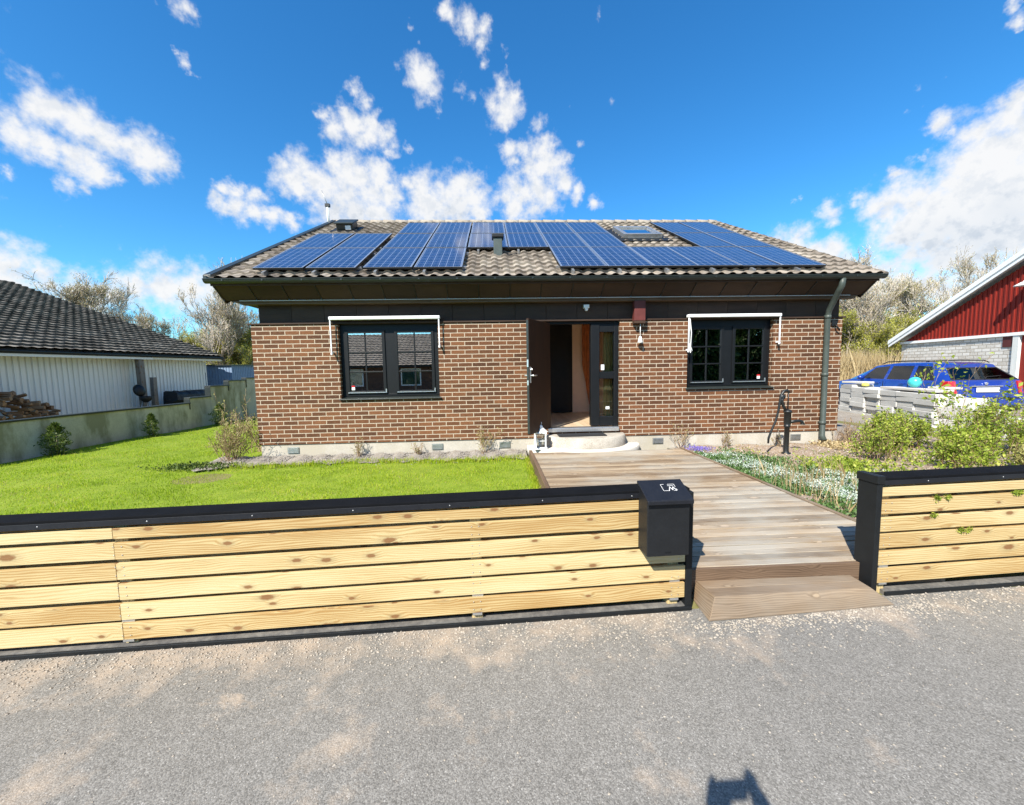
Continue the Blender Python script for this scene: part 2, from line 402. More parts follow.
    leaf('shrub_leaf', [(0., (.1, .16, .02)), (.4, (.24, .33, .035)), (.75, (.38, .45, .06)), (1., (.52, .54, .12))], .4)
    leaf('dark_leaf', [(0., (.03, .06, .012)), (.5, (.09, .14, .025)), (1., (.2, .24, .05))], .25)
    leaf('pale_shrub', [(0., (.18, .14, .06)), (.4, (.3, .28, .09)), (.75, (.4, .39, .13)), (1., (.52, .46, .26))])
    leaf('ground_cover', [(0., (.05, .11, .025)), (.5, (.1, .19, .05)), (.8, (.17, .26, .1)), (1., (.24, .33, .17))], .3)
    leaf('white_flower', [(0., (.3, .42, .33)), (.5, (.55, .64, .56)), (1., (.8, .83, .78))], .3)
    leaf('purple_flower', [(0., (.13, .1, .42)), (1., (.3, .24, .62))], .3)
    leaf('bud', [(0., (.26, .21, .11)), (.4, (.38, .33, .15)), (.8, (.48, .44, .18)), (1., (.54, .48, .26))], .3)
    leaf('green_bud', [(0., (.2, .19, .05)), (.5, (.36, .36, .06)), (1., (.52, .5, .1))], .35)
    leaf('dry_reed', [(0., (.28, .2, .1)), (.5, (.46, .36, .19)), (1., (.62, .51, .31))], .25)
    leaf('twig', [(0., (.3, .25, .2)), (.5, (.44, .38, .31)), (1., (.58, .52, .44))], 0., .8)
    leaf('bed_twig', [(0., (.14, .08, .045)), (.5, (.26, .17, .1)), (1., (.42, .32, .2))], 0., .8)
make_materials()
M = MATS
# ------------------------------------------------------------------ ground
def sheet(name, poly, z, mat, nx=1):
    mb = MB(); mb.face([(x, y, z if not callable(z) else z(x, y)) for x, y in poly]); return structure(mb.build(name, mat, recalc=False))
def fy(x): return 2.347 + .0396 * x            # line of the street fence
def ground_z(x, y):
    z = .03
    if x > 8.2: z = .03 + .08 * min(1, (x - 8.2) / 3.)
    if y < fy(x) + .2: z = -.03
    return z
gx = [-400, -120, -60, -30, -16, -9.3, -4, 0, 3, 5, 7, 8.2, 9, 10, 11.2, 13, 20, 30, 60, 150, 400]
gy = [-400, -120, -40, -20, -6, 1.5, 2.2, 2.75, 4, 6, 8, 10, 13, 18, 25, 40, 80, 200, 500]
V = [(x, y, ground_z(x, y)) for y in gy for x in gx]; nx = len(gx)
F = [(j * nx + i, j * nx + i + 1, (j + 1) * nx + i + 1, (j + 1) * nx + i) for j in range(len(gy) - 1) for i in range(nx - 1)]
structure(npmesh('ground', V, F, M['far_field']))
sheet('street', [(-70, -5.2), (70, -5.2), (70, fy(70)), (-70, fy(-70))], 0., M['asphalt'])
# lawn with a slight swell
lx = np.linspace(-9.05, .56, 60); ly = np.linspace(0, 1, 60)
def lawn_z(x, y): return .05 + .012 * math.sin(x * 1.3 + y * .7) + .01 * math.sin(x * .6 - y * 1.9) + (0 if y < 7.6 else -.0)
V = []; 
for t in ly:
    for x in lx:
        y = (fy(x) + .1) + t * (14.5 - fy(x) - .1); V.append((x, y, lawn_z(x, y)))
F = [(j * 60 + i, j * 60 + i + 1, (j + 1) * 60 + i + 1, (j + 1) * 60 + i) for j in range(59) for i in range(59)]
structure(npmesh('lawn', V, F, M['lawn_soil']))
# planting bed right of the boardwalk, drive and strip of gravel along the house
mb = MB(); nb_ = 40
bx = np.linspace(3.21, 9.3, nb_)
def bed_z(x, y):
    z = .1 + .025 * math.sin(x * 3.1 + 1) * math.sin(y * 2.7) + .02 * math.sin(x * 7.3 + y * 5.1)
    if x > 8.4: z -= (x - 8.4) * .06
    return z
V = []
for t in np.linspace(0, 1, nb_):
    for x in bx:
        y = (fy(x) + .1) + t * (7.07 - fy(x) - .1) if x < 6.6 else (fy(x) + .1) + t * (7.9 - fy(x) - .1); V.append((x, y, bed_z(x, y)))
F = [(j * nb_ + i, j * nb_ + i + 1, (j + 1) * nb_ + i + 1, (j + 1) * nb_ + i) for j in range(nb_ - 1) for i in range(nb_ - 1)]
structure(npmesh('planting_bed', V, F, M['bed_soil'], smooth=True))
sheet('drive', [(11.25, 3.0), (30, 3.6), (30, 40), (11.25, 40)], .145, M['gravel_ground'])
sheet('side_yard', [(9.3, 2.9), (11.25, 3.), (11.25, 40), (7., 40), (7., 7.9), (9.3, 7.9)], lambda x, y: .14 if x > 11 else (.05 if x > 9 else .06), M['gravel_ground'])
V = []; 
for i in range(60):
    x = -4.9 + i * (.56 + 4.9) / 59; w = .42 + .07 * math.sin(i * .9) + .05 * math.sin(i * 2.3) + .25 * max(0, 1 - i / 9)
    V += [(x, 7.076 - w, .07), (x, 7.076, .13 + .02 * math.sin(i * 1.7))]
structure(npmesh('gravel_strip', V, [(2 * i, 2 * i + 2, 2 * i + 3, 2 * i + 1) for i in range(59)], M['gravel_ground']))

# ------------------------------------------------------------------ brick house
HY, HX0, HX1, ZB, ZT = 7.077, -4.2, 6.525, .334, 2.454
HB = HY + 8.6
house = thing('brick_house', 'low brown brick bungalow with dark eaves and a pantile roof carrying solar panels', 'house', (1.16, HY, .05))
house.location = (0, 0, 0)
T_ = .2
W1 = (-2.72, -.975, 1.13, 2.47); W2 = (3.575, 5.2, 1.195, 2.455); DO = (.955, 2.31, .5, 2.455)
mb = MB()
xs = sorted({HX0, HX1, *W1[:2], *W2[:2], *DO[:2]}); zs = sorted({ZB, ZT, W1[2], W2[2], DO[2], W1[3], W2[3], DO[3]})
zs = [z for z in zs if ZB <= z <= ZT]
def inside(x, z, w): return w[0] < x < w[1] and w[2] < z < w[3]
for x0, x1 in zip(xs[:-1], xs[1:]):
    for z0, z1 in zip(zs[:-1], zs[1:]):
        if any(inside((x0 + x1) / 2, (z0 + z1) / 2, w) for w in (W1, W2, DO)): continue
        mb.face([(x0, HY, z0), (x1, HY, z0), (x1, HY, z1), (x0, HY, z1)])
        mb.face([(x0, HY + T_, z0), (x0, HY + T_, z1), (x1, HY + T_, z1), (x1, HY + T_, z0)])
for w in (W1, W2, DO):
    z1 = min(w[3], ZT)
    for x in w[:2]: mb.face([(x, HY, w[2]), (x, HY + T_, w[2]), (x, HY + T_, z1), (x, HY, z1)])
    mb.face([(w[0], HY, w[2]), (w[1], HY, w[2]), (w[1], HY + T_, w[2]), (w[0], HY + T_, w[2])])
for x in (HX0, HX1): mb.face([(x, HY, ZB), (x, HB, ZB), (x, HB, ZT), (x, HY, ZT)])
mb.face([(HX0, HB, ZB), (HX1, HB, ZB), (HX1, HB, ZT), (HX0, HB, ZT)])
mb.build('wall', M['brick'], house)
mb = MB(); mb.box(HX0 + .02, HX1 - .02, HY + .018, HB - .02, -.15, ZB - .003); f_ = mb.build('foundation', M['foundation'], house, .006)
mb = MB(); mb.box(HX0 - .045, 2.3, HY - .025, HY + .1, ZT - .004, ZT + .022); mb.box(2.31, HX1 + .045, HY - .025, HY + .1, ZT - .004, ZT + .022)
mb.build('wall_ledge', M['dark_board'], house, .004)
for i, x in enumerate((-3.62, -1.05, .18, 3.05, 5.72)):      # cellar vents in the foundation
    mb = MB(); z = .22
    mb.box(x - .1, x + .1, HY + .004, HY + .017, z - .055, z + .055)
    for k in range(4): mb.box(x - .085, x + .085, HY - .006, HY + .0035, z - .044 + k * .026, z - .03 + k * .026)
    mb.build('vent_grille', M['dull_steel'], house)
# frieze of dark boards between brick and soffit
mb = MB(); x = HX0 + .13
while x < HX1 - .05:
    x1 = min(x + .56, HX1 - .05); mb.box(x + .004, x1, HY + .03, HY + .07, ZT + .022, 2.83, grain=(1, 0, 0)); x = x1
for xx in (HX0 + .13, HX1 - .09): mb.box(xx, xx + .04, HY + .07, HB - .07, ZT + .022, 2.83, grain=(0, 1, 0))
mb.box(HX0 + .13, HX1 - .05, HB - .07, HB - .03, ZT + .022, 2.83, grain=(1, 0, 0))
mb.build('frieze', M['dark_board'], house, .004)
# sloping eaves panels with seams, battens and a pale lower edge
EX0, EX1, EY = -4.55, 6.78, 6.60
SL = .565; PITCH = R(28.7); ct, st = math.cos(PITCH), math.sin(PITCH)
mb = MB(); n = 21; a0, a1 = EX0 + .05, EX1 - .05; b0, b1 = a0, a1
for i in range(n):
    g = .006
    ta, tb = i / n, (i + 1) / n
    P = [(a0 + (a1 - a0) * ta + g, EY + .05, 3.06), (a0 + (a1 - a0) * tb - g, EY + .05, 3.06), (b0 + (b1 - b0) * tb - g, 6.93, 2.845), (b0 + (b1 - b0) * ta + g, 6.93, 2.845)]
    mb.prism(P, (0, .02, .03), random.random())
for i in range(n + 1):
    xa = a0 + (a1 - a0) * i / n
    mb.tube([(xa, EY + .046, 3.05), (xa, 6.926, 2.846)], .0055, 4, mi=1); mb.box(xa - .006, xa + .006, 6.9, 6.93, 2.826, 2.866, mi=1)
mb.build('eaves_panel', [M['dark_board'], M['gutter_metal']], house)
mb = MB(); mb.box(-4.4, 6.66, 6.945, 6.975, 2.815, 2.838); mb.box(-4.28, 6.64, 6.96, HY + .03, 2.785, 2.812)
mb.build('eaves_batten', M['edge_wood'], house)
mb = MB(); mb.box(EX0 + .3, EX1 - .3, 6.898, 6.906, 2.828, 2.838); mb.build('eaves_edge', M['slab'], house)
# gutter: half round along the front
def gutter(x0, x1, y, z, r):
    mb = MB(); pr = [(math.cos(a) * r, math.sin(a) * r) for a in np.linspace(math.pi, 2 * math.pi, 9)]
    for (p, q) in zip(pr[:-1], pr[1:]):
        mb.face([(x0, y + p[0], z + p[1]), (x1, y + p[0], z + p[1]), (x1, y + q[0], z + q[1]), (x0, y + q[0], z + q[1])], None, 0, 0, True)
        mb.face([(x0, y + p[0] * .9, z + p[1] * .9), (x0, y + q[0] * .9, z + q[1] * .9), (x1, y + q[0] * .9, z + q[1] * .9), (x1, y + p[0] * .9, z + p[1] * .9)], None, 0, 0, True)
    for x in (x0, x1): mb.face([(x, y + p[0], z + p[1]) for p in pr])
    mb.tube([(x0, y - r, z), (x1, y - r, z)], .009, 6)
    x = x0 + .3
    while x < x1: mb.box(x - .012, x + .012, y - r - .004, y - r + .02, z - .03, z + .008); x += .62
    return mb
mb = MB(); mb.box(EX0 + .1, EX1 - .1, 6.952, HY + .02, 2.842, 2.86); mb.box(EX0 + .1, EX1 - .1, HY + .02, HB + .2, 2.842, 2.86); mb.build('soffit', M['dark_board'], house)
gutter(EX0 - .03, EX1 + .03, EY + .01, 3.118, .062).build('gutter', M['gutter_metal'], house, recalc=False)
mb = MB(); mb.box(EX0 + .02, EX1 - .02, EY + .045, EY + .07, 3.03, 3.13); mb.build('fascia', M['dark_board'], house)
# roof surfaces: wavy concrete tiles
def tile_field(name, mat, parent, O, U, S, L, Rr, length, wave=.2, row=.27, amp=.027, lift=.045, samples=8, start=0., end=None):
    """O origin on the eave, U along the eave, S up the slope; L(s), Rr(s) = limits along U"""
    O, U, S = Vector(O), Vector(U).normalized(), Vector(S).normalized(); N = U.cross(S).normalized()
    flip = N.z < 0
    if flip: N = -N
    umin = min(L(0), L(length)); umax = max(Rr(0), Rr(length)); nu = int((umax - umin) / wave * samples) + 2
    us = umin + np.arange(nu) * wave / samples
    ph = (us / wave) % 1.; w = np.where(ph < .62, np.sin(ph / .62 * math.pi) ** .8, -.18 * np.sin((ph - .62) / .38 * math.pi)) * amp
    V = []; F = []; UV = []; nr = int(math.ceil(length / row)); on = np.array(O); un = np.array(U); sn = np.array(S); nn = np.array(N)
    prev = None
    for j in range(nr):
        s0, s1 = j * row, min(length, (j + 1) * row)
        for s, hh in ((s0, lift), (s1, 0.004)):
            lo, hi = L(s), Rr(s); uc = np.clip(us, lo, hi)
            base = len(V)
            jit = 0.003 * math.sin(j * 12.9)
            V += [tuple(on + un * u + sn * (s + (jit if hh > .01 else 0)) + nn * (h + hh)) for u, h in zip(uc, w)]
            UV += [(u, s if hh > .01 else s - .001) for u in us]
            if prev is not None:
                for i in range(nu - 1):
                    if abs(V[base + i][0] - V[base + i + 1][0]) + abs(V[base + i][1] - V[base + i + 1][1]) < 1e-6 and abs(V[prev + i][0] - V[prev + i + 1][0]) + abs(V[prev + i][1] - V[prev + i + 1][1]) < 1e-6: continue
                    F.append((prev + i, prev + i + 1, base + i + 1, base + i))
            prev = base
    # closing lip under the lowest course
    me_uv = UV
    if flip: F = [q[::-1] for q in F]
    o = npmesh(name, V, F, mat, parent, smooth=False)
    uvl = o.data.uv_layers.new(name='UVMap'); li = np.zeros(len(o.data.loops), np.int32); o.data.loops.foreach_get('vertex_index', li)
    uvl.data.foreach_set('uv', np.array(UV, np.float32)[li].ravel())
    return o
RL = 5.42; RIDX0, RIDX1 = -4.3, 6.45
O = (0, EY - .03, 3.105)
Lf = lambda s: EX0 + (RIDX0 - EX0) * s / RL; Rf = lambda s: EX1 + (RIDX1 - EX1) * s / RL
tile_field('roof', M['roof_tile'], house, O, (1, 0, 0), (0, ct, st), Lf, Rf, RL)
RY, RZ = O[1] + RL * ct, O[2] + RL * st
BY = 2 * RY - O[1]
tile_field('roof', M['roof_tile'], house, (0, BY, O[2]), (1, 0, 0), (0, -ct, st), Lf, Rf, RL)
mb = MB()       # steep hip ends and the deck under the tiles
mb.face([(EX0, O[1], O[2]), (EX0, BY, O[2]), (RIDX0, RY, RZ)]); mb.face([(EX1, O[1], O[2]), (EX1, BY, O[2]), (RIDX1, RY, RZ)])
mb.face([(EX0, O[1], O[2] - .012), (EX1, O[1], O[2] - .012), (RIDX1, RY, RZ - .012), (RIDX0, RY, RZ - .012)])
mb.face([(EX0, BY, O[2] - .012), (EX1, BY, O[2] - .012), (RIDX1, RY, RZ - .012), (RIDX0, RY, RZ - .012)])
mb.build('hip_end', M['roof_tile'], house)
mb = MB()
x = RIDX0
while x < RIDX1 - .05:
    x1 = min(x + .34, RIDX1); mb.tube([(x, RY, RZ - .02), (x1 + .03, RY, RZ - .026)], [.1, .088], 10, r=random.random()); x = x1
A_, B_ = Vector((EX1, O[1], O[2])), Vector((RIDX1, RY, RZ)); k = 17
for i in range(k):
    p, q = A_.lerp(B_, i / k), A_.lerp(B_, (i + 1.07) / k); mb.tube([p + Vector((0, 0, .0)), q + Vector((0, 0, -.006))], [.062, .054], 10, r=random.random())
mb.build('ridge_tile', M['roof_tile'], house)
mb = MB(); A_, B_ = Vector((EX0, O[1], O[2] + .01)), Vector((RIDX0, RY, RZ + .01))
d = Vector((.09, 0, 0)); up = Vector((0, 0, .075))
mb.prism([A_ - d * .4, A_ + d, A_ + d + up, A_ - d * .4 + up], B_ - A_); mb.build('verge_trim', M['gutter_metal'], house, .008)
BBY = 2 * RY - EY
for xa in (EX0 + .03, EX1 - .055):
    dx = (RIDX0 - EX0) if xa < 0 else (RIDX1 - EX1)
    mb = MB()
    for (ya, yb) in ((EY + .03, RY), (BBY - .03, RY)):
        sgn = 1 if ya < yb else -1
        mb.prism([(xa, ya, 3.07), (xa, ya + sgn * .34, 2.8), (xa + dx, yb, RZ - .3), (xa + dx, yb, RZ - .035)], (.026, 0, 0), random.random())
    mb.build('bargeboard', M['dark_board'], house)
def on_roof(x, s, h=0.): return Vector((x, O[1] + s * ct - h * st, O[2] + s * st + h * ct))
MR = Matrix(((1, 0, 0), (0, ct, -st), (0, st, ct)))
def roofM(x, s, h=0.): return Matrix.Translation(on_roof(x, s, h)) @ MR.to_4x4()
# vents and flashing on the roof
mb = MB(); p = on_roof(.14, 1.5)
mb.box(p.x - .085, p.x + .085, p.y - .085, p.y + .085, p.z - .12, p.z + .33); o = mb.build('vent_pipe', M['pipe_paint'], house, .01)
mb = MB(); mb.box(p.x - .115, p.x + .115, p.y - .115, p.y + .115, p.z + .33, p.z + .4); mb.build('cap', M['black_metal'], o, .012)
mb = MB(); Mx = roofM(.3, 1.38); mb.tube([Mx @ Vector((0, 0, .03)), Mx @ Vector((.12, .02, .05)), Mx @ Vector((.2, .1, .05))], .02, 8); mb.build('cable_duct', M['rubber'], house)
Mx = roofM(-3.55, 4.15)
mb = MB(); mb.box(-.34, .34, -.3, .34, .02, .05, Mx); o = mb.build('roof_hatch', M['black_metal'], house, .008)
mb = MB(); mb.box(-.2, .2, -.16, .25, .05, .2, Mx); mb.box(-.24, .24, -.2, .28, .2, .235, Mx); mb.build('hatch_hood', M['gutter_metal'], o, .02)
mb = MB(); mb.box(0.02, .15, -.172, -.161, .07, .16, Mx); mb.build('hatch_label', M['white_panel'], o)
# roof window
Mx = roofM(3.5, 3.42)
mb = MB(); mb.box(-.62, .62, -.75, .62, .03, .055, Mx); o = mb.build('skylight', M['black_metal'], house, .006)
mb = MB()
for q in ((-.45, -.36, -.5, .5), (.36, .45, -.5, .5), (-.36, .36, -.5, -.4), (-.36, .36, .38, .5)): mb.box(*q, .055, .15, Mx)
mb.build('skylight_frame', M['dull_steel'], o, .006)
mb = MB(); mb.box(-.36, .36, -.4, .38, .1, .115, Mx); mb.build('skylight_pane', M['window_glass'], o)
mb = MB(); mb.box(-.36, .36, -.4, .38, .06, .065, Mx); mb.build('skylight_blind', M['white_panel'], o)
# antenna on the hip
an = thing('antenna', 'thin white antenna pole with a tilted whip at the left end of the ridge', 'antenna', on_roof(-4.28, RL))
mb = MB(); mb.tube([(-.16, 0, -.1), (-.16, 0, .45)], [.03, .03], 8); mb.build('pole', M['white_paint'], an)
mb = MB(); mb.box(-.22, -.1, -.04, .04, .42, .5); mb.build('clamp', M['black_metal'], an)
mb = MB(); mb.tube([(-.16, 0, .48), (-.3, 0, .86)], [.012, .01], 6); mb.build('whip', M['dull_steel'], an)

# ------------------------------------------------------------------ solar panels
PW, PL, GAP, S0 = .8, 1.475, .022, .24
cols = [(-3.895, (0, 1)), (-3.045, (0, 1)), (-2.115, (0, 1, 2)), (-1.285, (0, 1, 2)), (-.455, (1, 2)), (.365, (1, 2)), (1.175, (0, 1, 2)), (1.99, (0, 1, 2)),
        (2.79, (0,)), (3.555, (0,)), (4.3, (0, 1, 2)), (5.05, (0, 1, 2))]
ordn = ['first', 'second', 'third', 'fourth', 'fifth', 'sixth', 'seventh', 'eighth', 'ninth', 'tenth', 'eleventh', 'last']
rown = ['bottom row above the gutter', 'middle row', 'top row under the ridge']
frame_mb = MB(); w_, l_, fr = PW, PL, .02
top_mb = MB(); fh = .011
for F_, za, zb in ((frame_mb, 0, .0325), (top_mb, .0326, .0355)):
    F_.box(0, fr, 0, l_, za, zb); F_.box(w_ - fr, w_, 0, l_, za, zb); F_.box(fr, w_ - fr, 0, fh, za, zb); F_.box(fr, w_ - fr, l_ - fh, l_, za, zb)
glass_mb = MB(); x0, x1, y0, y1 = fr, w_ - fr, fh, l_ - fh
glass_mb.face([(x0, y0, .03), (x1, y0, .03), (x1, y1, .03), (x0, y1, .03)], [(-.08, -.1), (6.08, -.1), (6.08, 12.1), (-.08, 12.1)])
glass_mb.face([(x0, y0, .004), (x0, y1, .004), (x1, y1, .004), (x1, y0, .004)])
proto = None
for ci, (cx, rows) in enumerate(cols):
    for rw in rows:
        if proto is None:
            pn = thing('solar_panel', 'x', 'solar panel', group='solar panels on the brick house roof'); proto = pn
            frame_mb.build('panel_frame', M['black_metal'], pn); top_mb.build('frame_lip', M['alu'], pn); glass_mb.build('cell_sheet', M['solar_cells'], pn, recalc=False)
        else: pn = copy_tree(proto)
        jx = RNG.normal(0, .003)
        pn.matrix_world = roofM(cx + jx, S0 + rw * (PL + GAP), .085 + .004 * RNG.random()) @ Matrix.Rotation(RNG.normal(0, .0016), 4, 'X') @ Matrix.Rotation(RNG.normal(0, .0016), 4, 'Y')
        pn['label'] = 'solar panel in the %s, %s column from the left' % (rown[rw], ordn[ci])
for (xa, xb, rows) in ((-3.95, -2.2, (0, 1)), (-2.16, -.43, (0, 1, 2)), (-.5, 1.2, (1, 2)), (1.13, 2.84, (0, 1, 2)), (2.75, 4.4, (0,)), (4.26, 5.88, (0, 1, 2))):
    for rw in rows:
        for fz in (.12, .8):
            s = S0 + rw * (PL + GAP) + fz * PL; mb = MB(); mb.box(xa, xb, -.02, .02, .045, .082, roofM(0, s)); mb.build('mounting_rail', M['dull_steel'], house)
    x = xa + .25
    while x < xb: mb = MB(); mb.box(x - .02, x + .02, -.1, .14, .02, .083, roofM(0, S0 + min(rows) * (PL + GAP) - .02)); mb.build('rail_bracket', M['dull_steel'], house); x += .8

# ------------------------------------------------------------------ windows
def window(w, name, stickx):
    x0, x1, z0, z1 = w; y = HY + .085
    fr = MB(); t = .055
    fr.box(x0 + .002, x0 + t + .03, y, y + .09, z0 + .03, z1); fr.box(x1 - t - .03, x1 - .002, y, y + .09, z0 + .03, z1)
    fr.box(x0 + t, x1 - t, y + .001, y + .09, z1 - .13, z1 - .002); fr.box(x0 + t, x1 - t, y + .001, y + .09, z0 + .03, z0 + .08)
    xm = (x0 + x1) / 2; fr.box(xm - .09, xm + .09, y + .002, y + .09, z0 + .05, z1 - .1)
    wn = fr.build('window', M['frame_black'], house, .005)
    for a, b_ in ((x0 + .085, xm - .085), (xm + .085, x1 - .085)):
        sa = MB(); s = .052; zA, zB = z0 + .075, z1 - .125; ys = y - .018
        sa.box(a, a + s, ys, ys + .06, zA, zB); sa.box(b_ - s, b_, ys, ys + .06, zA, zB); sa.box(a + s, b_ - s, ys + .001, ys + .06, zB - s, zB); sa.box(a + s, b_ - s, ys + .001, ys + .06, zA, zA + s)
        xc = (a + b_) / 2; sa.box(xc - .012, xc + .012, ys + .012, ys + .04, zA + s, zB - s)
        hh = (zB - zA - 2 * s) / 3
        for k in (1, 2): sa.box(a + s, b_ - s, ys + .01, ys + .042, zA + s + k * hh - .012, zA + s + k * hh + .012)
        so = sa.build('sash', M['frame_black'], wn, .004)
        g = MB(); g.box(a + s - .004, b_ - s + .004, ys + .024, ys + .028, zA + s - .004, zB - s + .004); g.build('pane', M['window_glass'], wn)
        d = MB(); d.box(a + .02, b_ - .02, ys - .014, ys - .001, zA + .02, zA + .034); d.box(b_ - .016, b_ + .004, ys - .012, ys - .001, zA + .02, zA + .09); d.build('drip_rail', M['alu'], wn)
        bl = MB(); zz = zB - .03; yb = ys + .13
        while zz > zA + .05:
            bl.hexa([(a + .03, yb, zz - .004), (b_ - .03, yb, zz - .004), (a + .03, yb + .024, zz + .006), (b_ - .03, yb + .024, zz + .006), (a + .03, yb, zz - .002), (b_ - .03, yb, zz - .002), (a + .03, yb + .024, zz + .008), (b_ - .03, yb + .024, zz + .008)]); zz -= .03
        bl.build('blind', M['blind'], wn)
    sl = MB(); sl.hexa([(x0 - .03, HY - .045, z0 - .022), (x1 + .03, HY - .045, z0 - .022), (x0 - .0, y + .05, z0 + .004), (x1 + .0, y + .05, z0 + .004), (x0 - .03, HY - .045, z0 - .004), (x1 + .03, HY - .045, z0 - .004), (x0, y + .05, z0 + .03), (x1, y + .05, z0 + .03)])
    sl.build('sill', M['gutter_metal'], wn, .004)
    st_ = MB(); st_.box(stickx - .028, stickx + .028, y - .004, y + .0, z0 + .15, z0 + .2, mi=0); st_.box(stickx - .028, stickx + .028, y - .004, y + .0, z0 + .2, z0 + .23, mi=1)
    st_.build('sticker', [M['plate_white'], M['red_plastic']], wn)
    return wn
window(W1, 'w', W1[0] + .19); window(W2, 'w', W2[1] - .2)
def awning(x0, x1, z, armL, armR, lab):
    aw = thing('awning', lab, 'awning', ((x0 + x1) / 2, HY, z), group='window awnings on the brick front'); cx = (x0 + x1) / 2
    mb = MB(); mb.box(x0 - cx, x1 - cx, -.11, -.02, -.026, .03); mb.build('cassette', M['awning_white'], aw, .012)
    for s, L_, xx in ((-1, armL, x0), (1, armR, x1)):
        a = MB(); xq = xx - cx - s * .02
        a.box(xq - .01, xq + .01, -.098, -.078, -L_, -.026); a.tube([(xq, -.088, -L_ + .01), (xq, -.088, -L_ - .03)], .018, 8)
        a.box(xq - .01, xq + .01, -.078, -.002, -L_ - .0, -L_ + .03); a.build('arm', M['awning_white'], aw, .003)
    return aw
awning(-2.83, -.92, 2.535, .6, .5, 'white rolled-up awning bar over the left-hand paned window')
aw = awning(3.53, 5.275, 2.505, .62, .5, 'white rolled-up awning bar over the window beside the downpipe')
mb = MB(); mb.tube([(-.84, -.1, -.05), (-.82, -.12, -.3), (-.83, -.12, -.55), (-.8, -.12, -.62), (-.83, -.12, -.66), (-.845, -.11, -.5)], .008, 6); mb.build('crank_cord', M['white_paint'], aw)

# ------------------------------------------------------------------ entrance
x0, x1, z0, z1 = DO
df = MB(); y = HY + .05
df.box(x0 + .002, x0 + .05, y, y + .11, z0, z1); df.box(x1 - .085, x1 - .002, y, y + .11, z0, z1); df.box(x0 + .05, x1 - .085, y + .001, y + .11, z1 - .05, z1 - .002)
df.box(1.79, 1.95, y - .01, y + .11, z0 + .03, z1 - .05)                                   # thick mullion between opening and side light
df.box(1.95, x1 - .085, y + .004, y + .1, 1.40, 1.53); df.box(1.95, x1 - .085, y + .003, y + .1, z0 + .03, z0 + .2); df.box(1.95, x1 - .085, y + .003, y + .1, z1 - .2, z1 - .05)
dfo = df.build('door_frame', M['frame_black'], house, .006)
for za, zb in ((z0 + .2, 1.40), (1.53, z1 - .2)):
    g = MB(); g.box(1.945, x1 - .08, y + .045, y + .05, za - .004, zb + .004); g.build('side_pane', M['side_glass'], dfo)
s_ = MB(); s_.box(1.99, 2.05, y + .036, y + .044, 1.56, 1.66); s_.build('sticker', M['plate_white'], dfo); s_ = MB(); s_.box(2.08, 2.15, y + .036, y + .044, .83, .88); s_.build('sticker', M['plate_white'], dfo)
th = MB(); th.box(x0 + .02, x1 - .02, HY - .06, HY + .12, z0 - .06, z0 + .012); th.build('threshold', M['alu'], house, .005)
# door leaf, hinged at the left jamb, swung out towards the street
hin = Vector((1.0, HY + .03, z0 + .015)); ang = R(122)                        # leaf direction
Md = Matrix.Translation(hin) @ Matrix.Rotation(-R(122), 4, 'Z')
lf = MB(); lf.box(0, .86, 0, .045, 0, 1.9, Md, grain=(0, 0, 1)); lo = lf.build('door', M['door_wood'], house, .004)
ed = MB(); ed.box(.861, .868, .004, .041, .02, 1.88, Md); ed.build('edge_strip', M['gutter_metal'], lo)
hd = MB()
hd.box(.80, .84, .046, .054, .86, 1.12, Md); hd.tube([Md @ Vector(p) for p in ((.82, .05, .98), (.82, .1, .98), (.7, .105, .98))], .011, 8); hd.tube([Md @ Vector(p) for p in ((.82, .05, 1.08), (.82, .085, 1.08))], .016, 8)
hd.box(.80, .84, -.009, -.001, .86, 1.12, Md); hd.tube([Md @ Vector(p) for p in ((.82, 0, .98), (.82, -.055, .98), (.7, -.06, .98))], .011, 8); hd.box(.866, .872, .008, .036, .82, .9, Md); hd.box(.866, .872, .008, .036, 1.12, 1.24, Md)
hd.build('handle', M['alu'], lo, .002)
# hall behind the door
FZ = z0 + .005
hall = MB()
for i in range(14):
    xa = .98 + i * .12; hall.box(xa, xa + .117, HY + .12, 9.75, FZ - .03, FZ, grain=(0, 1, 0))
hall.build('hall_floor', M['floor_wood'], house)
hw = MB(); hw.box(1.94, 2.6, 9.6, 9.65, FZ, 2.75); hw.box(2.6, 2.65, HY + T_ + .02, 9.65, FZ, 2.75); hw.box(.94, .98, HY + T_ + .02, 9.6, FZ, 2.75)
hw.build('hall_wall', M['peach_wall'], house)
hd = MB(); hd.box(.98, 1.94, 9.55, 9.6, FZ + .02, 2.7); hd.build('inner_door', M['black_paint'], house, .006)
hc = MB(); hc.box(.94, 2.65, HY + T_ + .02, 9.66, 2.75, 2.79); hc.build('hall_ceiling', M['white_paint'], house)
def curtain(name, mat, pts, zb, zt, parent, amp=.03, n=40, taper=None):
    mb = MB(); (xa, ya), (xb, yb) = pts
    P = []
    for i in range(n + 1):
        t = i / n; a = amp * math.sin(t * n * .8) ; P.append((xa + (xb - xa) * t + a * (yb - ya), ya + (yb - ya) * t + a * (1 if xb != xa else 0)))
    for i in range(n):
        zl = zb if taper is None else taper(i / n); zr = zb if taper is None else taper((i + 1) / n)
        mb.face([(*P[i], zl), (*P[i + 1], zr), (*P[i + 1], zt), (*P[i], zt)], None, random.random(), 0, True)
    return mb.build(name, mat, parent)
curtain('curtain', M['terracotta'], ((2.17, 9.5), (2.6, 9.5)), FZ, 2.72, house, .025, 30, lambda t: 1.7 - 1.1 * min(1, t * 2.2))
curtain('curtain', M['ochre'], ((2.08, HY + .25), (2.29, HY + .25)), FZ + .02, 2.4, house, .016, 24)
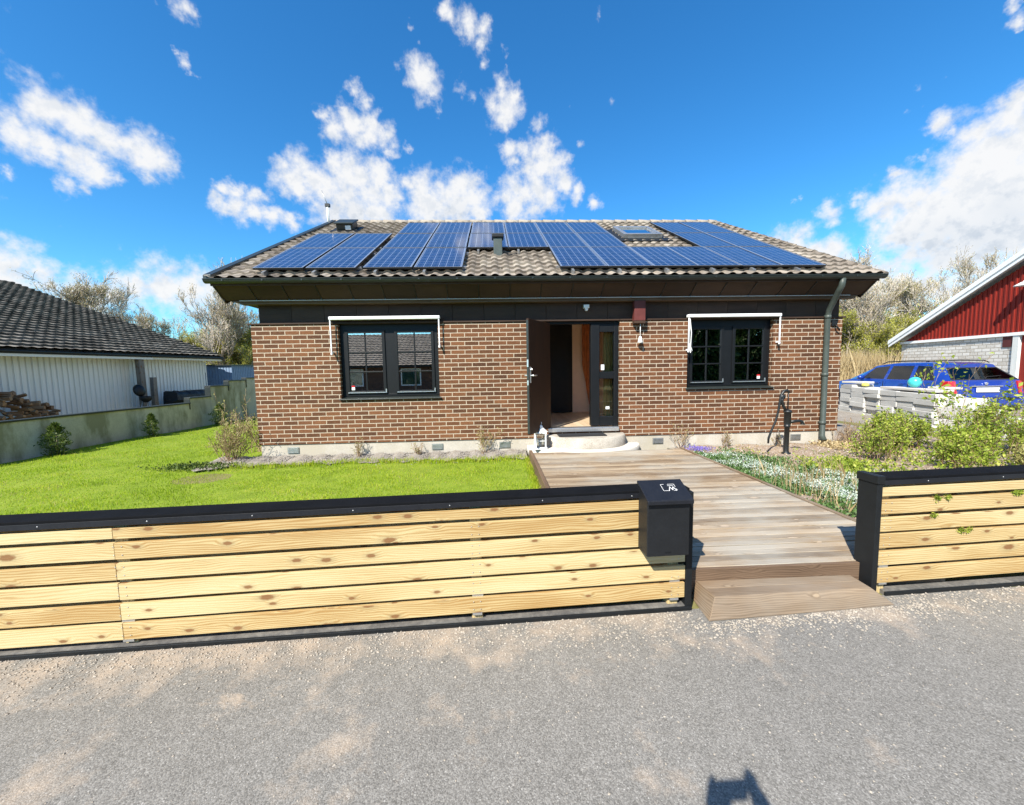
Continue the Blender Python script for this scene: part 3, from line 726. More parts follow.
# dark rooms behind the two windows
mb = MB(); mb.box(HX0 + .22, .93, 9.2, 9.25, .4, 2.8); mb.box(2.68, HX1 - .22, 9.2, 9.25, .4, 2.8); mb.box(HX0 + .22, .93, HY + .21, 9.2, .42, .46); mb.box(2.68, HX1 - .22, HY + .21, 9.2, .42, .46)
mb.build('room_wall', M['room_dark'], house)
mb = MB(); mb.box(-2.6, -1.1, HY + .28, HY + .42, 1.16, 1.2); mb.build('window_ledge', M['white_paint'], house)
# lamp over the door, maroon box, little bell, downpipe
mb = MB(); mb.box(1.64, 1.74, HY - .06, HY + .03, 2.67, 2.735); mb.lathe([(.0, 2.62), (.024, 2.625), (.032, 2.65), (.024, 2.67)], (1.69, HY - .03, 0), 12); mb.build('door_lamp', M['white_paint'], house, .01)
mb = MB(); mb.box(2.53, 2.73, HY - .14, HY - .03, 2.43, 2.78); mb.build('meter_box', M['maroon'], house, .006)
mb = MB(); mb.box(2.53, 2.73, HY - .135, HY - .03, 2.385, 2.43); mb.build('meter_box_base', M['dark_board'], house)
bell = thing('wind_chime', 'small white bell hanging on a cord below the maroon box', 'wind chime', (2.66, HY - .08, 2.38))
mb = MB(); mb.tube([(0, 0, 0), (0, 0, -.24)], .007, 6); mb.build('cord', M['white_paint'], bell)
mb = MB(); mb.lathe([(0, -.22), (.022, -.23), (.034, -.29), (.055, -.34), (.045, -.342), (0, -.3)], n=12); mb.build('bell', M['white_paint'], bell)
mb = MB(); px_ = 6.16
mb.tube([(px_ - .1, EY + .01, 3.07), (px_ - .1, EY + .02, 2.95), (px_ - .08, EY + .1, 2.87), (px_ - .01, HY - .12, 2.58), (px_, HY - .085, 2.48), (px_, HY - .085, .26), (px_ + .0, HY - .14, .17)], .047, 12, sm=True)
dp = mb.build('downpipe', M['pipe_paint'], house)
mb = MB()
for z in (2.46, 1.4, .5): mb.lathe([(.048, z - .03), (.054, z - .03), (.054, z + .03), (.048, z + .03)], (px_, HY - .085, 0), 12); mb.box(px_ - .015, px_ + .015, HY - .05, HY + .01, z - .012, z + .012)
mb.build('bracket', M['pipe_paint'], dp)
mb = MB(); mb.box(px_ + .14, px_ + .24, HY - .03, HY - .002, 2.3, 2.4); mb.tube([(px_ + .2, HY - .03, 2.33), (px_ + .2, HY - .07, 2.28), (px_ + .27, HY - .05, 2.22)], .014, 6); mb.build('wall_hook', M['black_metal'], house)

# half-round stone step, apron, mat, lantern
mb = MB(); cx, cy = 1.66, HY - .004; pts = [(cx + .74 * math.cos(a), cy - .56 * math.sin(a)) for a in np.linspace(0, math.pi, 33)]
def disc(pts, z0, z1, r=.02):
    P = [(x, y, z0) for x, y in pts]; mb.face(list(reversed(P)))
    top = [(cx + (x - cx) * (1 - r / .6), cy + (y - cy) * (1 - r / .5), z1) for x, y in pts]; mid = [(x, y, z1 - r) for x, y in pts]
    for A, B in ((P, mid), (mid, top)):
        for i in range(len(pts)):
            j = (i + 1) % len(pts); mb.face([A[i], A[j], B[j], B[i]], None, 0, 0, i < len(pts) - 1)
    mb.face(top)
disc(pts, .06, .4); stp = mb.build('stone_step', M['step_stone']); tag(stp, 'half-round stone step of pale washed concrete under the open front door', 'doorstep')
mb = MB(); pts = [(cx - .04 + 1.04 * math.cos(a), cy - .74 * math.sin(a)) for a in np.linspace(0, math.pi, 33)]; disc(pts, .02, .212, .006); structure(mb.build('step_apron', M['apron']))
mb = MB(); mb.box(1.13, 1.98, 6.72, 7.0, .4035, .418); tag(mb.build('doormat', M['doormat'], None, .004), 'dark doormat lying on the half-round stone step', 'doormat')
ln = thing('lantern', 'white metal lantern with glass sides standing beside the stone step', 'lantern', (.79, 6.72, .212)); a = .085
mb = MB(); mb.box(-.11, .11, -.11, .11, 0, .035)
for sx in (-1, 1):
    for sy in (-1, 1): mb.box(sx * a - .012, sx * a + .012, sy * a - .012, sy * a + .012, .035, .27)
    mb.box(sx * a - .01, sx * a + .01, -a, a, .14, .15); mb.box(-a, a, sx * a - .01, sx * a + .01, .14, .15)
mb.box(-.105, .105, -.105, .105, .27, .29); mb.build('body', M['white_paint'], ln, .003)
mb = MB(); mb.lathe([(.14, .29), (.05, .37), (.045, .4), (.02, .42), (0, .42)], n=4, sm=False); mb.tube([(.03 * math.cos(t), 0, .445 + .03 * math.sin(t)) for t in np.linspace(0, 6.283, 13)], .005, 5, False); mb.build('roof', M['white_paint'], ln)
mb = MB()
for s in (-1, 1): mb.box(s * a - .002, s * a + .002, -a + .012, a - .012, .036, .269); mb.box(-a + .012, a - .012, s * a - .002, s * a + .002, .036, .269)
mb.build('pane', M['lantern_glass'], ln)
mb = MB(); mb.lathe([(0, .036), (.03, .036), (.03, .15), (0, .155)], n=12); mb.build('candle', M['white_paint'], ln)
# ------------------------------------------------------------------ street fence
FA = math.atan(.0396)
def slat_fence(name, label, xa, xb, zoff0, slope, posts, joints, endpost, nb=6):
    """built along the fence line; local x along the fence, origin on the line at x=xa"""
    t = thing(name, label, 'fence', (xa, fy(xa), 0), FA, 'slatted street fences'); L = (xb - xa) / math.cos(FA)
    zt = lambda u: zoff0 + slope * u
    pan = MB(); cuts = [0.] + joints + [L]
    hs = [.1, .0955, .0965, .095, .096, .062]
    for k in range(nb):
        z = .075 + k * .1215
        for a, b_ in zip(cuts[:-1], cuts[1:]):
            g = .0015; h = hs[k] ; dz = random.uniform(-.003, .003); dy = random.uniform(-.002, .002)
            za, zb = z + zt(a) + dz, z + zt(b_) + random.uniform(-.003, .003)
            pan.hexa([(a + g, dy, za), (b_ - g, dy, zb), (a + g, .024 + dy, za), (b_ - g, .024 + dy, zb), (a + g, dy, za + h), (b_ - g, dy, zb + h), (a + g, .024 + dy, za + h), (b_ - g, .024 + dy, zb + h)], grain=(1, 0, slope))
    sc_ = pan
    for p in posts:
        po = MB(); po.box(p - .035, p + .035, .0275, .0945, zt(p) - .02, zt(p) + .79, grain=(0, 0, 1)); po.build('post', M['pine_board'], t, .004)
        br = MB(); br.box(p - .03, p + .04, .012, .0265, zt(p) + .173, zt(p) + .2); br.box(p - .03, p + .03, .005, .0265, zt(p) + .055, zt(p) + .073); br.build('bracket', M['alu'], t, .002)
        for k in range(nb - 1):
            for dx in (-.022, .022):
                for dz in (.025, .075):
                    z = .075 + k * .1215 + dz + zt(p); sc_.lathe([(.0036, -.0028), (.003, -.0042), (0, -.0042)], (p + dx, 0, z), 6, axis='y', mi=1)
    pan.build('slat_panel', [M['pine_board'], M['dull_steel']], t, .003)
    back = MB()
    for k in range(nb):
        z = .075 + k * .1215; back.hexa([(0, .0955, z + zt(0)), (L, .0955, z + zt(L)), (0, .117, z + zt(0)), (L, .117, z + zt(L)), (0, .0955, z + zt(0) + hs[k]), (L, .0955, z + zt(L) + hs[k]), (0, .117, z + zt(0) + hs[k]), (L, .117, z + zt(L) + hs[k])], grain=(1, 0, slope))
    back.build('slat_panel', M['pine_board'], t, .003)
    cap = MB(); tcap = MB(); e0 = -.015 if endpost == 'right' else -.02
    z0, z1 = .79 + zt(0), .79 + zt(L)
    def capbox(ya, yb, za, zb, cap=cap):
        cap.hexa([(e0, ya, z0 + za), (L + .012, ya, z1 + za), (e0, yb, z0 + za), (L + .012, yb, z1 + za), (e0, ya, z0 + zb), (L + .012, ya, z1 + zb), (e0, yb, z0 + zb), (L + .012, yb, z1 + zb)])
    capbox(-.012, -.0025, -.026, .008); capbox(-.014, .131, .0085, .0255, tcap); capbox(.1215, .128, -.02, .008)
    tcap.build('cap_top', M['cap_top'], t, .003)
    sw = cap; u = .33
    while u < L - .1: sw.lathe([(.0045, -.0125), (.004, -.0145), (0, -.015)], (u, 0, .781 + zt(u)), 8, axis='y', mi=1); u += .57
    cap.build('cap_rail', [M['cap_metal'], M['dull_steel']], t, .003)
    xe = L if endpost == 'right' else 0.
    ep = MB()
    if endpost == 'right': ep.box(L + .002, L + .045, -.006, .1, -.02, .785 + zt(L))
    else:
        ep.box(-.042, -.002, -.012, .125, -.02, .775 + zt(0)); ep.box(-.05, .004, -.02, .132, .775 + zt(0), .83 + zt(0))
    ep.build('end_post', M['black_paint'], t, .004)
    return t
slat_fence('slat_fence', 'long pale pine slat fence with black cap in front of the lawn', -4.6, 1.225, -.02, .0052, [.55, 2.43, 4.47, 5.76], [2.41], 'right')
slat_fence('slat_fence', 'short pine slat fence with wide black end post in front of the planting bed', 2.595, 6.6, .016, .0052, [.06, 1.55, 3.4], [], 'left')
# low black edging under both fences with a grey strip of concrete behind it
for xa, xb in ((-6., 1.27), (2.66, 8.)):
    ln_ = math.cos(FA)
    mb = MB(); L = (xb - xa) / ln_; Mx = Matrix.Translation((xa, fy(xa), 0)) @ Matrix.Rotation(FA, 4, 'Z')
    mb.box(0, L, -.014, .0, -.03, .026, Mx); o = structure(mb.build('kerb_edging', M['black_paint'], None, .004))
    mb = MB(); mb.box(0, L, .001, .06, -.03, .03, Mx); structure(mb.build('kerb_strip', M['kerb']))
# mailbox with slanting lid
mx_ = thing('mailbox', 'black steel mailbox with sloping lid hung on the end of the long slat fence', 'mailbox', (1.035, 2.31, .45), FA - R(1.))
mb = MB(); mb.prism([(-.132, -.07, 0), (-.132, .07, 0), (-.132, .07, .418), (-.132, -.07, .36)], (.264, 0, 0)); mb.build('body', M['black_metal'], mx_, .006)
mb = MB(); mb.prism([(-.142, -.1, .342), (-.142, -.097, .359), (-.142, .074, .436), (-.142, .074, .42)], (.284, 0, 0)); mb.prism([(-.142, -.1, .332), (-.142, -.1, .357), (-.142, -.093, .357), (-.142, -.093, .332)], (.284, 0, 0)); lid = mb.build('lid', M['cap_metal'], mx_, .004)
mb = MB()       # small outlined emblem on the lid
def lidp(u, v): return Vector((u, v - .022, .359 + (v - .022 + .097) * (.077 / .171) + .0022))
def stroke(pts, w=.0022):
    for p, q in zip(pts[:-1], pts[1:]):
        p, q = Vector((*p, 0)), Vector((*q, 0)); d = (q - p).normalized(); n = Vector((-d.y, d.x, 0)) * w / 2; d = d * w / 2
        mb.face([lidp(*(a)[:2]) for a in (p - d - n, q + d - n, q + d + n, p - d + n)])
u0, u1, v0, v1 = -.01, .075, -.002, .05
stroke([(u0 + .03, v0), (u0, v0), (u0, v1), (u0 + .02, v1)]); stroke([(u0 + .045, v1), (u1, v1), (u1, v0 + .03)]); stroke([(u1, v0 + .012), (u1, v0), (u1 - .02, v0)])
stroke([(u0 + .035, v0), (u0 + .05, v0 + .03), (u0 + .06, v0 + .005), (u0 + .07, v0 + .03), (u0 + .082, v0 + .002)], .004); stroke([(u0 + .04, v0 + .04), (u0 + .075, v0 + .04)])
mb.build('emblem', M['white_paint'], lid, recalc=False)
mb = MB(); mb.box(-.02, .02, -.0715, -.0701, .02, .028); mb.build('front_seam', M['frame_black'], mx_)

# ------------------------------------------------------------------ boardwalk and wooden step
bw = thing('boardwalk', 'weathered wooden boardwalk leading from the street to the front door', 'boardwalk', (1.9, 2.53, 0)); bw.location = (0, 0, 0)
mb = MB(); y = 2.555; i = 0
while y < 6.42:
    jx = random.uniform(-.004, .004); dz = random.uniform(-.002, .002)
    a0_, a1_ = .625, 3.165
    if i % 5 == 3: xm = random.uniform(1.4, 2.4); segs = [(a0_, xm - .002), (xm + .002, a1_)]
    else: segs = [(a0_, a1_)]
    for sa, sb in segs: mb.box(sa + jx, sb + jx, y, y + .069 + random.uniform(-.001, .002), .168, .2 + dz + random.uniform(-.0012, .0012), grain=(1, 0, 0))
    y += .0775; i += 1
mb.build('decking', M['deck_wood'], bw, .003)
mb = MB(); mb.box(3.167, 3.205, 2.53, 6.45, .02, .215, grain=(0, 1, 0)); mb.build('edge_board', M['step_wood'], bw, .004)
mb = MB(); mb.box(.575, .623, 2.53, 6.5, .02, .232, grain=(0, 1, 0)); mb.build('edge_board', M['edge_wood'], bw, .004)
mb = MB(); mb.box(.625, 3.165, 2.528, 2.553, .01, .199, grain=(1, 0, 0)); mb.build('riser', M['edge_wood'], bw, .003)
mb = MB()
for x in (1.0, 1.6, 2.2, 2.8): mb.box(x, x + .05, 2.56, 6.4, .0, .165)
mb.build('joist', M['edge_wood'], bw)
ws = thing('wooden_step', 'low wooden step with mitred sloping edges at the street end of the boardwalk', 'step', (0, 0, 0))
T = [(1.395, 2.335, .118), (2.475, 2.365, .112), (2.475, 2.524, .116), (1.372, 2.524, .12)]
Bm = [(1.318, 2.262, .004), (2.618, 2.335, .004), (2.53, 2.524, .004), (1.335, 2.524, .004)]
mb = MB(); ny = 2
for i in range(2):
    y0, y1 = i / 2, (i + 1) / 2
    def L(p, q, t): return tuple(p[k] + (q[k] - p[k]) * t for k in range(3))
    e = .012
    a, b_, c, d = L(T[0], T[3], y0 + e), L(T[1], T[2], y0 + e), L(T[1], T[2], y1 - e), L(T[0], T[3], y1 - e)
    mb.hexa([(*a[:2], a[2] - .03), (*b_[:2], b_[2] - .03), (*d[:2], d[2] - .03), (*c[:2], c[2] - .03), a, b_, d, c], grain=(1, 0, 0))
mb.build('tread', M['step_wood'], ws, .003)
for nm, i, j in (('front_edge', 0, 1), ('side_edge', 1, 2), ('side_edge', 3, 0)):
    mb = MB(); p, q, r_, s_ = Vector(T[i]), Vector(T[j]), Vector(Bm[j]), Vector(Bm[i])
    n = (q - p).cross(s_ - p).normalized(); 
    if n.z < 0: n = -n
    g = (q - p).normalized(); sh = .002 * g
    mb.hexa([s_ + sh, r_ - sh, s_ + sh - n * .022, r_ - sh - n * .022, p + sh, q - sh, p + sh - n * .022, q - sh - n * .022], grain=tuple(g)); mb.build(nm, M['step_wood'], ws, .002)

# ------------------------------------------------------------------ hand pump
pu = thing('hand_pump', 'black cast-iron hand water pump with curved handle in the planting bed', 'water pump', (4.93, 6.3, .1)); pu.scale = (.85, .85, .89)
mb = MB(); mb.lathe([(.085, -.05), (.085, .015), (.05, .02), (.05, .04), (.045, .06), (.045, .5), (.058, .505), (.058, .54), (.05, .545), (.062, .58), (.062, .78), (.075, .785), (.075, .815), (.06, .82), (.045, .84), (0, .845)], n=18); mb.build('barrel', M['pump_iron'], pu)
mb = MB(); mb.tube([(.04, 0, .6), (.16, -.01, .615), (.24, -.015, .62), (.29, -.015, .6), (.305, -.015, .555)], [.034, .03, .028, .03, .034], 12); mb.lathe([(.034, .0), (.042, .0), (.042, .02), (.034, .02)], (.305, -.015, .545), 12); mb.build('spout', M['pump_iron'], pu)
mb = MB(); mb.tube([(-.03, 0, .8), (-.09, 0, .9), (-.13, .0, 1.0), (-.12, 0, 1.08)], [.03, .026, .03, .035], 10); mb.lathe([(.0, -.03), (.045, -.03), (.045, .03), (.0, .03)], (-.12, 0, 1.08), 12, axis='y'); mb.build('bracket', M['pump_iron'], pu)
mb = MB(); mb.tube([(.0, .0, .84), (.0, 0, 1.02), (.0, 0, 1.16)], .012, 8); mb.tube([(.02, 0, 1.16), (-.03, 0, 1.2), (-.09, 0, 1.19), (-.14, 0, 1.12), (-.165, 0, 1.0), (-.19, 0, .82), (-.24, 0, .62), (-.32, .0, .44), (-.37, .0, .3), (-.375, 0, .2)], [.02, .026, .028, .028, .024, .021, .02, .02, .021, .017], 10); mb.build('handle', M['pump_iron'], pu)

# ------------------------------------------------------------------ leaves, shrubs, trees
def leaves(P, D, size, rng, wid=.5, droop=.3):
    """P (n,3) leaf bases, D (n,3) directions; two-triangle folded leaves -> V, F(quads)"""
    n = len(P); D = D / (np.linalg.norm(D, axis=1, keepdims=True) + 1e-9)
    A = rng.normal(size=(n, 3)); W = np.cross(D, A); W /= np.linalg.norm(W, axis=1, keepdims=True) + 1e-9
    s = (size * rng.uniform(.6, 1.35, n))[:, None]
    tip = P + D * s; tip[:, 2] -= droop * s[:, 0] * rng.random(n)
    mid = P + D * s * .5; V = np.stack([P, mid + W * s * wid * .5, tip, mid - W * s * wid * .5], 1).reshape(-1, 3)
    return V, np.arange(4 * n).reshape(n, 4)
def tubes_np(segs, n=3):
    """segs (m,8): p0 p1 r0 r1 -> V, F"""
    S = np.asarray(segs, float); m = len(S); p0, p1, r0, r1 = S[:, :3], S[:, 3:6], S[:, 6], S[:, 7]
    d = p1 - p0; d /= np.linalg.norm(d, axis=1, keepdims=True) + 1e-9
    a = np.where(np.abs(d[:, 2:3]) < .9, np.array([[0, 0, 1.]]), np.array([[1., 0, 0]])); u = np.cross(d, a); u /= np.linalg.norm(u, axis=1, keepdims=True); w = np.cross(d, u)
    V = []
    for p, r in ((p0, r0), (p1, r1)):
        for k in range(n):
            t = 2 * math.pi * k / n; V.append(p + (u * math.cos(t) + w * math.sin(t)) * r[:, None])
    V = np.stack(V, 1).reshape(-1, 3); b = (np.arange(m) * 2 * n)[:, None]
    F = np.concatenate([b + np.array([[k, (k + 1) % n, n + (k + 1) % n, n + k]]) for k in range(n)], 0)
    return V, F
def grow(rng, base, d0, length, r0, levels, nchild, spread=.6, up=.12, wob=.16, ratio=.62, nseg=5, rmin=.004, start=.25):
    """recursive branching; returns thick segs, thin segs, tip points with directions"""
    thick, thin, tips = [], [], []
    stack = [(np.array(base, float), np.array(d0, float), length, r0, 0)]
    while stack:
        p, d, L, r, lv = stack.pop(); seg = L / nseg; rr = r; pts = [(p, d, r)]
        for k in range(nseg):
            d = d + rng.normal(0, wob, 3); d[2] += up * (1 if lv else .4); d /= np.linalg.norm(d)
            q = p + d * seg; r2 = max(rmin, r * (1 - .72 * (k + 1) / nseg))
            (thick if lv < 2 else thin).append([*p, *q, rr, r2]); p, rr = q, r2; pts.append((p, d, rr))
        if lv >= levels - 1:
            for q, dd, _ in pts[1:]: tips.append((*q, *dd))
        if lv < levels:
            nc = nchild[lv]
            for c in range(nc):
                t = start + (1 - start) * (c + rng.random()) / nc if lv == 0 else .15 + .85 * rng.random()
                i = min(nseg - 1, int(t * nseg)); f = t * nseg - i
                q = pts[i][0] + (pts[i + 1][0] - pts[i][0]) * f; dd = pts[i][1]
                ax = rng.normal(size=3); ax -= dd * ax.dot(dd); ax /= np.linalg.norm(ax) + 1e-9
                a = spread * rng.uniform(.7, 1.3); nd = dd * math.cos(a) + ax * math.sin(a)
                stack.append((q, nd, L * ratio * rng.uniform(.7, 1.15) * (1 - .35 * t if lv == 0 else 1), max(rmin, pts[i][2] * .62), lv + 1))
    return thick, thin, np.array(tips)
def bare_tree(name, seed, h, r, label, levels=4, nchild=(9, 6, 5, 4), spread=.62, budmat='bud', budn=6, bud=.07, group='bare trees behind the gardens', bark='twig', rmin=.0085, stems=1, ratio=.58, up=.1):
    rng = np.random.default_rng(seed); t = thing(name, label, 'tree', group=group); TH, TN, TP = [], [], []
    for s in range(stems):
        a = 6.283 * s / stems + rng.random(); ln = .0 if stems == 1 else .3
        d0 = np.array([math.cos(a) * ln, math.sin(a) * ln, 1.]); d0 /= np.linalg.norm(d0)
        x = grow(rng, (math.cos(a) * .12 * (stems > 1), math.sin(a) * .12 * (stems > 1), -.1), d0, h * rng.uniform(.62, .75), r, levels, nchild, spread, up, rmin=rmin, ratio=ratio, start=.16 if stems > 1 else .28); TH += x[0]; TN += x[1]; TP.append(x[2])
    V, F = tubes_np(TH, 5); npmesh('trunk', V, F, M['bark'], t, rng.random(len(F)), True)
    V, F = tubes_np(TN, 3); rv = np.tile(rng.random(len(TN)), 3); npmesh('crown', V, F, M[bark], t, rv)
    TP = np.concatenate(TP)
    if budn:
        k = rng.integers(0, len(TP), int(len(TP) * budn)); P = TP[k, :3] + rng.normal(0, .05, (len(k), 3)); D = TP[k, 3:] + rng.normal(0, .6, (len(k), 3))
        V, F = leaves(P, D, bud, rng); npmesh('bud', V, F, M[budmat], t, rng.random(len(F)))
    return t
def put(t, x, y, z=0., rz=0., s=1., label=None):
    t.location = (x, y, z); t.rotation_euler = (0, 0, rz); t.scale = (s, s, s)
    if label: t['label'] = label
    return t
def polar(az, dist): return math.sin(R(az)) * dist, math.cos(R(az)) * dist
# three kinds, then copies
ta = bare_tree('bare_tree', 11, 6.5, .1, 'x', nchild=(12, 7, 6, 5), budn=1.2, bud=.055, budmat='bud')
tb = bare_tree('bare_tree', 23, 6.2, .1, 'x', nchild=(13, 7, 6, 5), budn=.5, bud=.055, budmat='bud', spread=.5, up=.16)
tc = bare_tree('budding_tree', 37, 4.4, .07, 'x', stems=4, nchild=(6, 5, 4, 3), levels=4, budn=3.2, bud=.075, budmat='green_bud', spread=.55, group='shrubs in bud behind the gardens', rmin=.007)
spots = [(ta, -45.3, 30, 1.05, 0, 'round bare tree with straw-coloured buds above the dark roof of the white shed'), (tb, -41.5, 33, .98, 1, 'bare tree with sparse grey twigs rising right of the straw-coloured one behind the white shed'),
         (tb, -34.6, 27, 1.08, 2.2, 'tall grey bare tree partly behind the left eaves corner of the brick house'), (ta, -31.0, 29, .98, 3, 'bare tree showing between the blue shed and the brick wall corner'), (ta, -37.6, 34, .92, 4.2, 'small bare tree far back between the two tall grey ones left of the brick house'),
         (tb, 42.6, 29, 1.0, 4, 'bare tree standing closest to the right corner of the brick house'), (tb, 45.6, 29, 1.08, 5, 'slender bare tree over the dry grass behind the blue car'), (ta, 48.6, 36, 1.22, 1.6, 'tall pinkish bare tree rising behind the red gable roof edge'), (tb, 51.2, 39, 1.25, 2.5, 'farthest bare tree, its top showing above the white bargeboard'), (ta, 44.0, 38, 1.1, 5.5, 'faint bare tree in the distance between the eaves and the red gable'), (ta, 54.6, 42, 1.15, .7, 'bare tree almost hidden behind the red gable, tips above its roof')]
used = set()
for t, az, dist, s, rz, lab in spots:
    o = t if t not in used else copy_tree(t); used.add(t); put(o, *polar(az, dist), 0, rz, s, lab)
spots = [(-33.7, 28, 1.05, 0, 'yellow-green budding shrub filling the gap left of the brick house corner'), (-36.6, 29, .95, 2, 'budding shrub above the far end of the white shed roof'), (-30.8, 27.5, .95, 3.3, 'budding shrub behind the stepped wall beside the brick corner'), (-40, 27, .75, 4.4, 'budding shrub peeping over the middle of the dark roof'),
         (42.3, 28, 1.1, 1, 'yellow-green budding shrub beside the right corner of the brick house'), (44.4, 30, 1.1, 2.6, 'budding shrub behind the dry grass and the blue car roof'), (46.9, 33, 1.1, 5, 'budding shrub at the low corner of the red gable')]
for i, (az, dist, s, rz, lab) in enumerate(spots):
    o = tc if i == 0 else copy_tree(tc); put(o, *polar(az, dist), 0, rz, s, lab)
# far scrub that closes the horizon
def scrub(name, pts, h, n, size, mat, seed, label_kind='stuff'):
    rng = np.random.default_rng(seed); P = np.array(pts, float); seg = rng.integers(0, len(P) - 1, n); t = rng.random(n)[:, None]
    B = P[seg] * (1 - t) + P[seg + 1] * t; B = np.c_[B + rng.normal(0, .9, (n, 2)), np.zeros(n)]
    clump = .55 + .45 * np.sin(B[:, 0] * .9 + seed) * np.cos(B[:, 1] * .7); B[:, 2] = rng.random(n) ** 1.2 * h * np.clip(clump + .35, .3, 1.1)
    V, F = leaves(B, rng.normal(0, 1, (n, 3)) + np.array([0, 0, .8]), size, rng, .4); o = npmesh(name, V, F, M[mat], None, rng.random(n)); tag(o, kind='stuff'); return o
scrub('far_scrub', [polar(-60, 45), polar(-45, 44), polar(-35, 42), polar(-25, 42)], 3.6, 26000, .3, 'pale_shrub', 3)
scrub('far_scrub', [polar(36, 40), polar(44, 36), polar(52, 46), polar(66, 55)], 3.4, 26000, .3, 'pale_shrub', 5)
# dry reeds behind the car
def blades(B, h, w, rng, lean=.25):
    n = len(B); a = rng.random(n) * 6.283; W = np.c_[np.cos(a), np.sin(a), np.zeros(n)] * w / 2; H = h * rng.uniform(.55, 1.2, n)
    b = rng.random(n) * 6.283; Ln = np.c_[np.cos(b), np.sin(b), np.zeros(n)] * (H * lean * rng.random(n))[:, None]
    top = B + Ln + np.c_[np.zeros(n), np.zeros(n), H]; mid = B + Ln * .35 + np.c_[np.zeros(n), np.zeros(n), H * .55]
    V = np.stack([B - W, B + W, mid + W * .7, top, mid - W * .7], 1).reshape(-1, 3)
    F = np.arange(5 * n).reshape(n, 5); return V, F
rng = np.random.default_rng(9)
n = 9000; a = rng.uniform(40.2, 47., n); dd = rng.uniform(22.5, 27, n); B = np.c_[np.sin(np.radians(a)) * dd, np.cos(np.radians(a)) * dd, np.full(n, -.15)]
keep = (.966 * B[:, 0] - .259 * B[:, 1] < 12.4); B = B[keep]
V, F = blades(B, 2.1, .03, rng, .3); tag(npmesh('dry_reeds', V, F, M['dry_reed'], None, rng.random(len(B))), kind='stuff')
# lawn grass: blades nearer = shorter spacing
n = 150000
x = rng.uniform(-9.0, .55, n); t = rng.random(n) ** 1.5; y = fy(0) + .14 + t * 10.; keep = (x * .0396 + 2.48 < y) & ~((x > -4.45) & (y > 6.62 + .08 * np.sin(x * 2.1) - .25 * np.clip(1 - (x + 4.9) / .8, 0, 1)))
keep &= ~((x > HX0 - .05) & (y > 7)); x, y = x[keep], y[keep]
z = .05 + .012 * np.sin(x * 1.3 + y * .7) + .01 * np.sin(x * .6 - y * 1.9) - .004
hm = .75 + .35 * np.sin(x * 3.3 + np.sin(y * 5.)) * np.sin(y * 4.1 + x) + .25 * (rng.random(len(x)) > .985)
V, F = blades(np.c_[x, y, z], .046 * hm, .0065, rng, .9)
patch = np.sin(x * 1.7 + np.sin(y * 2.3)) * np.sin(y * 1.9 + x * .5) * .17 + np.sin(x * 5.1 + 2 * np.sin(y * 4.3)) * np.sin(y * 6.1 - x * 2.2) * .14; rr = np.clip(rng.normal(.48, .22, len(x)) + patch, 0, 1)
tag(npmesh('grass', V, F, M['grass_blade'], None, rr), kind='stuff')
# ragged edge tufts
n = 3500; x = np.r_[rng.uniform(-4.4, .5, 2300), rng.normal(.53, .03, 1200)]; y = np.r_[6.62 + .08 * np.sin(x[:2300] * 2.1) + rng.normal(0, .06, 2300), rng.uniform(2.6, 6.6, 1200)]
V, F = blades(np.c_[x, y, np.full(n, .05)], .085, .007, rng, .7); tag(npmesh('edge_grass', V, F, M['grass_blade'], None, rng.random(n)), kind='stuff')
# moss tufts growing out of the slat gaps of the short fence
n = 520; k = rng.integers(0, 7, n); gu = np.array([.42, .5, 1.02, 1.06, .4, .62, .68])[k]; gz = np.array([.68, .68, .69, .685, .56, .44, .44])[k]
u = gu + rng.normal(0, .013, n); wx = 2.595 + u * math.cos(FA); wy = fy(2.595) + u * math.sin(FA); P = np.c_[wx, wy - .004 + .01 * rng.random(n), gz + .0052 * u - .012 + rng.normal(0, .008, n)]
D = np.c_[rng.normal(0, .6, n), -np.abs(rng.normal(.6, .3, n)), rng.normal(.5, .5, n)]
V, F = leaves(P, D, .017, rng); tag(npmesh('moss_tufts', V, F, M['shrub_leaf'], None, rng.random(n)), kind='stuff')
# shrubs
def shrub(name, label, loc, h, rad, nst, nleaf, size, mat, seed, group=None, twig='bed_twig', lean=.5, stem=.006, low=.15, cat='shrub', wid=.5):
    rng = np.random.default_rng(seed); t = thing(name, label, cat, loc, 0, group); segs = []; tips = []
    for s in range(nst):
        a = rng.random() * 6.283; d = np.array([math.cos(a) * lean * rng.random(), math.sin(a) * lean * rng.random(), 1.]); d /= np.linalg.norm(d)
        th, tn, tp = grow(rng, (rng.normal(0, rad * .25), rng.normal(0, rad * .25), -.02), d, h * rng.uniform(.55, 1.), stem, 2, (4, 3), .5, .08, .14, .45, 5, .0022); segs += th + tn; tips.append(tp)
        al = np.array([s_[3:6] + [s_[3] - s_[0], s_[4] - s_[1], s_[5] - s_[2]] for s_ in th]); tips.append(al)
    V, F = tubes_np(segs, 3); npmesh('stem', V, F, M[twig], t, np.tile(rng.random(len(segs)), 3))
    TP = np.concatenate(tips); TP = TP[TP[:, 2] > low * h]; 
    if nleaf:
        k = rng.integers(0, len(TP), nleaf); P = TP[k, :3] + rng.normal(0, size * .5, (nleaf, 3)); D = TP[k, 3:] / (np.linalg.norm(TP[k, 3:], axis=1, keepdims=True) + 1e-9) * .5 + rng.normal(0, .7, (nleaf, 3))
        V, F = leaves(P, D, size, rng, wid); npmesh('foliage', V, F, M[mat], t, np.clip(rng.normal(.5, .24, nleaf) + .25 * (P[:, 2] / h - .5), 0, 1))
    return t
g1 = 'leafy spring shrubs in the planting bed'
